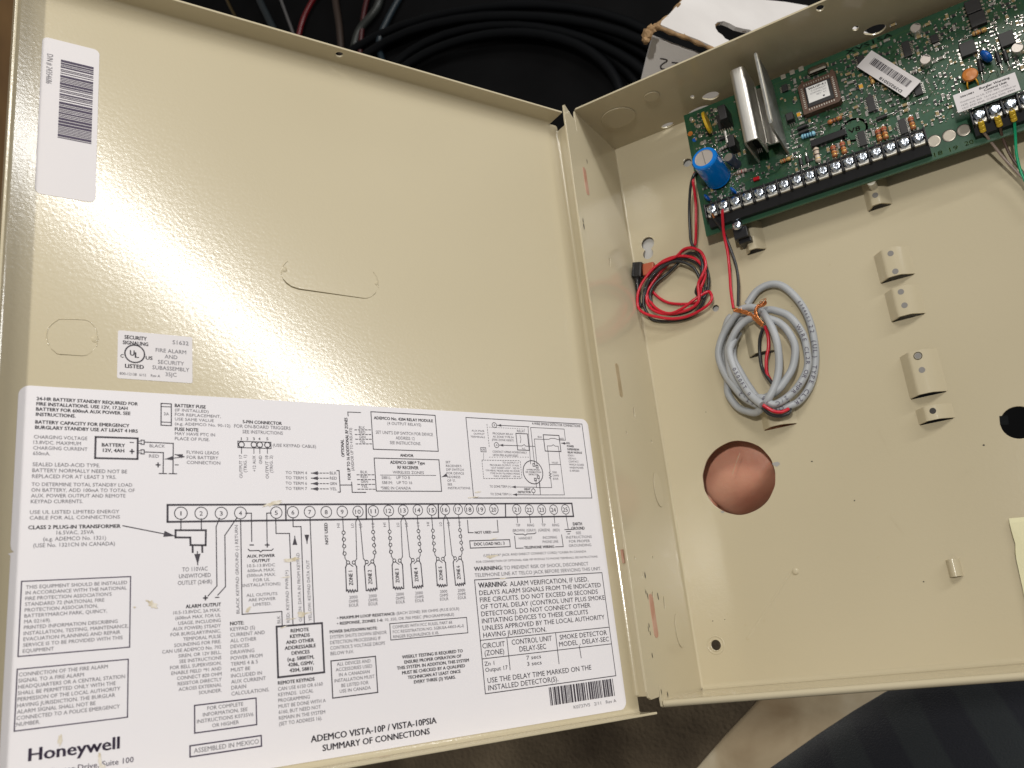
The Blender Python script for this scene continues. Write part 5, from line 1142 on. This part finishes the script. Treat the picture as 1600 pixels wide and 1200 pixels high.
mb=MB(); rr=random.Random(8)
mb.tube([A_+ex*p[0]+ey*p[1]-nf*.0020+V((rr.uniform(-1,1),rr.uniform(-1,1),rr.uniform(-1,1)))*.0006 for p in [fl(*q) for q in ((1260,131),(1200,107),(1160,91),(1120,75),(1105,68),(1090,61),(1075,56),(1060,50),(1045,44),(1030,38),(1038,29),(1046,22),(1058,9),(1068,-2),(1090,-30))]],lambda f:.0018+.0005*math.sin(f*60),KRAFT,7,3)
mb.tube([A_+ex*p[0]+ey*p[1]-nf*.0022+V((rr.uniform(-1,1),rr.uniform(-1,1),0))*.0005 for p in [fl(*q) for q in ((1116,42),(1118,36),(1124,32.5),(1132,31.5),(1141,35),(1150,40),(1162,43),(1172,45),(1180,50))]],.0013,KRAFT,6,3)
c=PC(1016,52,.65); 
for dx,dy,r_ in ((0,0,.0045),(6,-8,.0036),(-3,9,.0030),(14,-12,.0030)):
    q=PC(1012+dx,54+dy,.652); bm=bmesh.new(); bmesh.ops.create_icosphere(bm,subdivisions=2,radius=1); vs=[q+v.co*r_*rr.uniform(.75,1.15) for v in bm.verts]; fs=[[v.index for v in f.verts] for f in bm.faces]; bm.free(); mb.add(vs,fs,KRAFT)
mb.build('torn_edge',fo,kind='stuff')
# front panel, falling away below the flap
E_=PC(1022,56,.662); F_=PC(1400,212,.715); G_=PC(985,215,.72); ex2=(F_-E_).normalized(); n2=(F_-E_).cross(G_-E_).normalized()
if n2.dot(CP-E_)<0: n2=-n2
ey2=n2.cross(ex2)
def f2(px,py): p=onplane(px,py,E_,n2)-E_; return (p.dot(ex2),p.dot(ey2))
mb=MB(); plate(mb,[[f2(*p) for p in ((1020,58),(1011,90),(1003,124),(985,215),(975,262),(1360,400),(1400,212),(1200,132),(1100,88))]],.0036,lambda a,b,c: E_+ex2*a+ey2*b+n2*c,CARD,.0002)
mk=mat('marker_ink',(0.10,0.085,0.085),.6)
for G in ([(262,457),(285,460),(308,468),(306,480),(280,496),(262,514),(266,534),(292,540)],[(352,487),(372,489),(394,492),(380,503),(362,514)]):
    Q=[V(f2(980+x/5,y/5)) for x,y in G]; stroke(mb,spline(Q,4),.0010,lambda a,b,c: E_+ex2*a+ey2*b+n2*c,mk,.0003)
mb.build('front_panel',t)

# ================================================================ THE PERSON HOLDING IT
pe=empty('person',PC(1160,760,.66),'person in dark striped trousers holding the cabinet, palm showing through its round hole','person')
def skin_mesh(name,nodes,edges,mt,parent,sub=2):
    me=bpy.data.meshes.new(name); org=V(nodes[0][0]); me.from_pydata([tuple(V(p)-org) for p,r in nodes],edges,[]); me.materials.append(mt)
    o=bpy.data.objects.new(name,me); COL.objects.link(o)
    sk=o.modifiers.new('skin','SKIN'); sk.use_smooth_shade=True
    for i,(p,r) in enumerate(nodes):
        sv=me.skin_vertices[0].data[i]; sv.radius=(r,r) if not isinstance(r,tuple) else r
        sv.use_root=(i==0)
    sb=o.modifiers.new('sub','SUBSURF'); sb.levels=sub; sb.render_levels=sub
    reg(o,org,parent); return o
hz=-.0015
pal=back(1146,738,0); px_,py_=pal.x,pal.y
nod=[((px_-.011,py_+.009,-.0445),.0325),((px_-.034,py_-.004,-.050),.028),((px_-.070,py_-.014,-.070),.021),((px_-.12,py_-.018,-.105),.024),((px_-.20,py_-.015,-.17),.033)]
ed=[(0,1),(1,2),(2,3),(3,4)]
def finger(root,pts,rs):
    s=len(nod); 
    for p,r in zip(pts,rs): nod.append((p,r))
    ed.append((root,s)); 
    for i in range(len(pts)-1): ed.append((s+i,s+i+1))
for k_,(ax_,ln2,r_) in enumerate(((62,.070,.0085),(44,.078,.0090),(27,.074,.0088),(8,.060,.0078))):
    a_=math.radians(ax_); dx,dy=math.cos(a_),math.sin(a_); ox,oy=px_+.018*math.cos(math.radians(80-26*k_)),py_+.018*math.sin(math.radians(80-26*k_))
    finger(0,[(ox+dx*.012,oy+dy*.012,-.026),(ox+dx*(.012+ln2*.45),oy+dy*(.012+ln2*.45),-.0155),(ox+dx*(.012+ln2*.78),oy+dy*(.012+ln2*.78),-.0125),(ox+dx*(.012+ln2),oy+dy*(.012+ln2),-.0120)],[r_*1.15,r_,r_*.92,r_*.8])
finger(1,[(px_-.034,py_+.004,-.032),(px_-.038,py_+.030,-.022),(px_-.036,py_+.052,-.0145)],[.0125,.0105,.0090])
skin_mesh('hand',nod,ed,SKIN,pe)
TR=mat('dark_striped_cloth',(0.004,0.004,0.005),0.85)
nt=TR.node_tree; N=nt.nodes; L_=nt.links; b_=N['Principled BSDF']; tc=N.new('ShaderNodeTexCoord'); mp=N.new('ShaderNodeMapping'); mp.inputs['Rotation'].default_value=(0,0,math.radians(-28)); L_.new(tc.outputs['Object'],mp.inputs['Vector'])
wv=N.new('ShaderNodeTexWave'); wv.inputs['Scale'].default_value=6.0; wv.inputs['Distortion'].default_value=2.5; wv.inputs['Detail Scale'].default_value=.6; L_.new(mp.outputs[0],wv.inputs['Vector'])
cr=N.new('ShaderNodeValToRGB'); e=cr.color_ramp.elements; e[0].position=.42; e[0].color=(0.0016,0.0026,0.0075,1); e[1].position=.60; e[1].color=(0.009,0.0125,0.015,1); L_.new(wv.outputs['Fac'],cr.inputs['Fac'])
L_.new(cr.outputs['Color'],b_.inputs['Base Color']); nn_=N.new('ShaderNodeTexNoise'); nn_.inputs['Scale'].default_value=700; L_.new(tc.outputs['Object'],nn_.inputs['Vector']); bp=N.new('ShaderNodeBump'); bp.inputs['Strength'].default_value=.6; bp.inputs['Distance'].default_value=.001; L_.new(nn_.outputs['Fac'],bp.inputs['Height']); L_.new(bp.outputs[0],b_.inputs['Normal'])
b_.inputs['Sheen Weight'].default_value=.15
skin_mesh('trousers',[(PC(1320,1285,.68),.108),(PC(1600,1215,.70),.100),(PC(1900,1160,.74),.105),(PC(1240,1420,.74),.100),(PC(1240,1700,.82),.08)],[(0,1),(1,2),(0,3),(3,4)],TR,pe)

# grey card lying behind the cabinet: it shows through the small holes
mb=MB(); a=back(1440,600); mb.box((.125,(a.y+.355)/2,-.0042),(.235,.355-a.y,.0016),mat('grey_card',(0.50,0.49,0.47),.8)); mb.build('grey_card',None,label='grey card seen through the small holes in the cabinet back',cat='card')
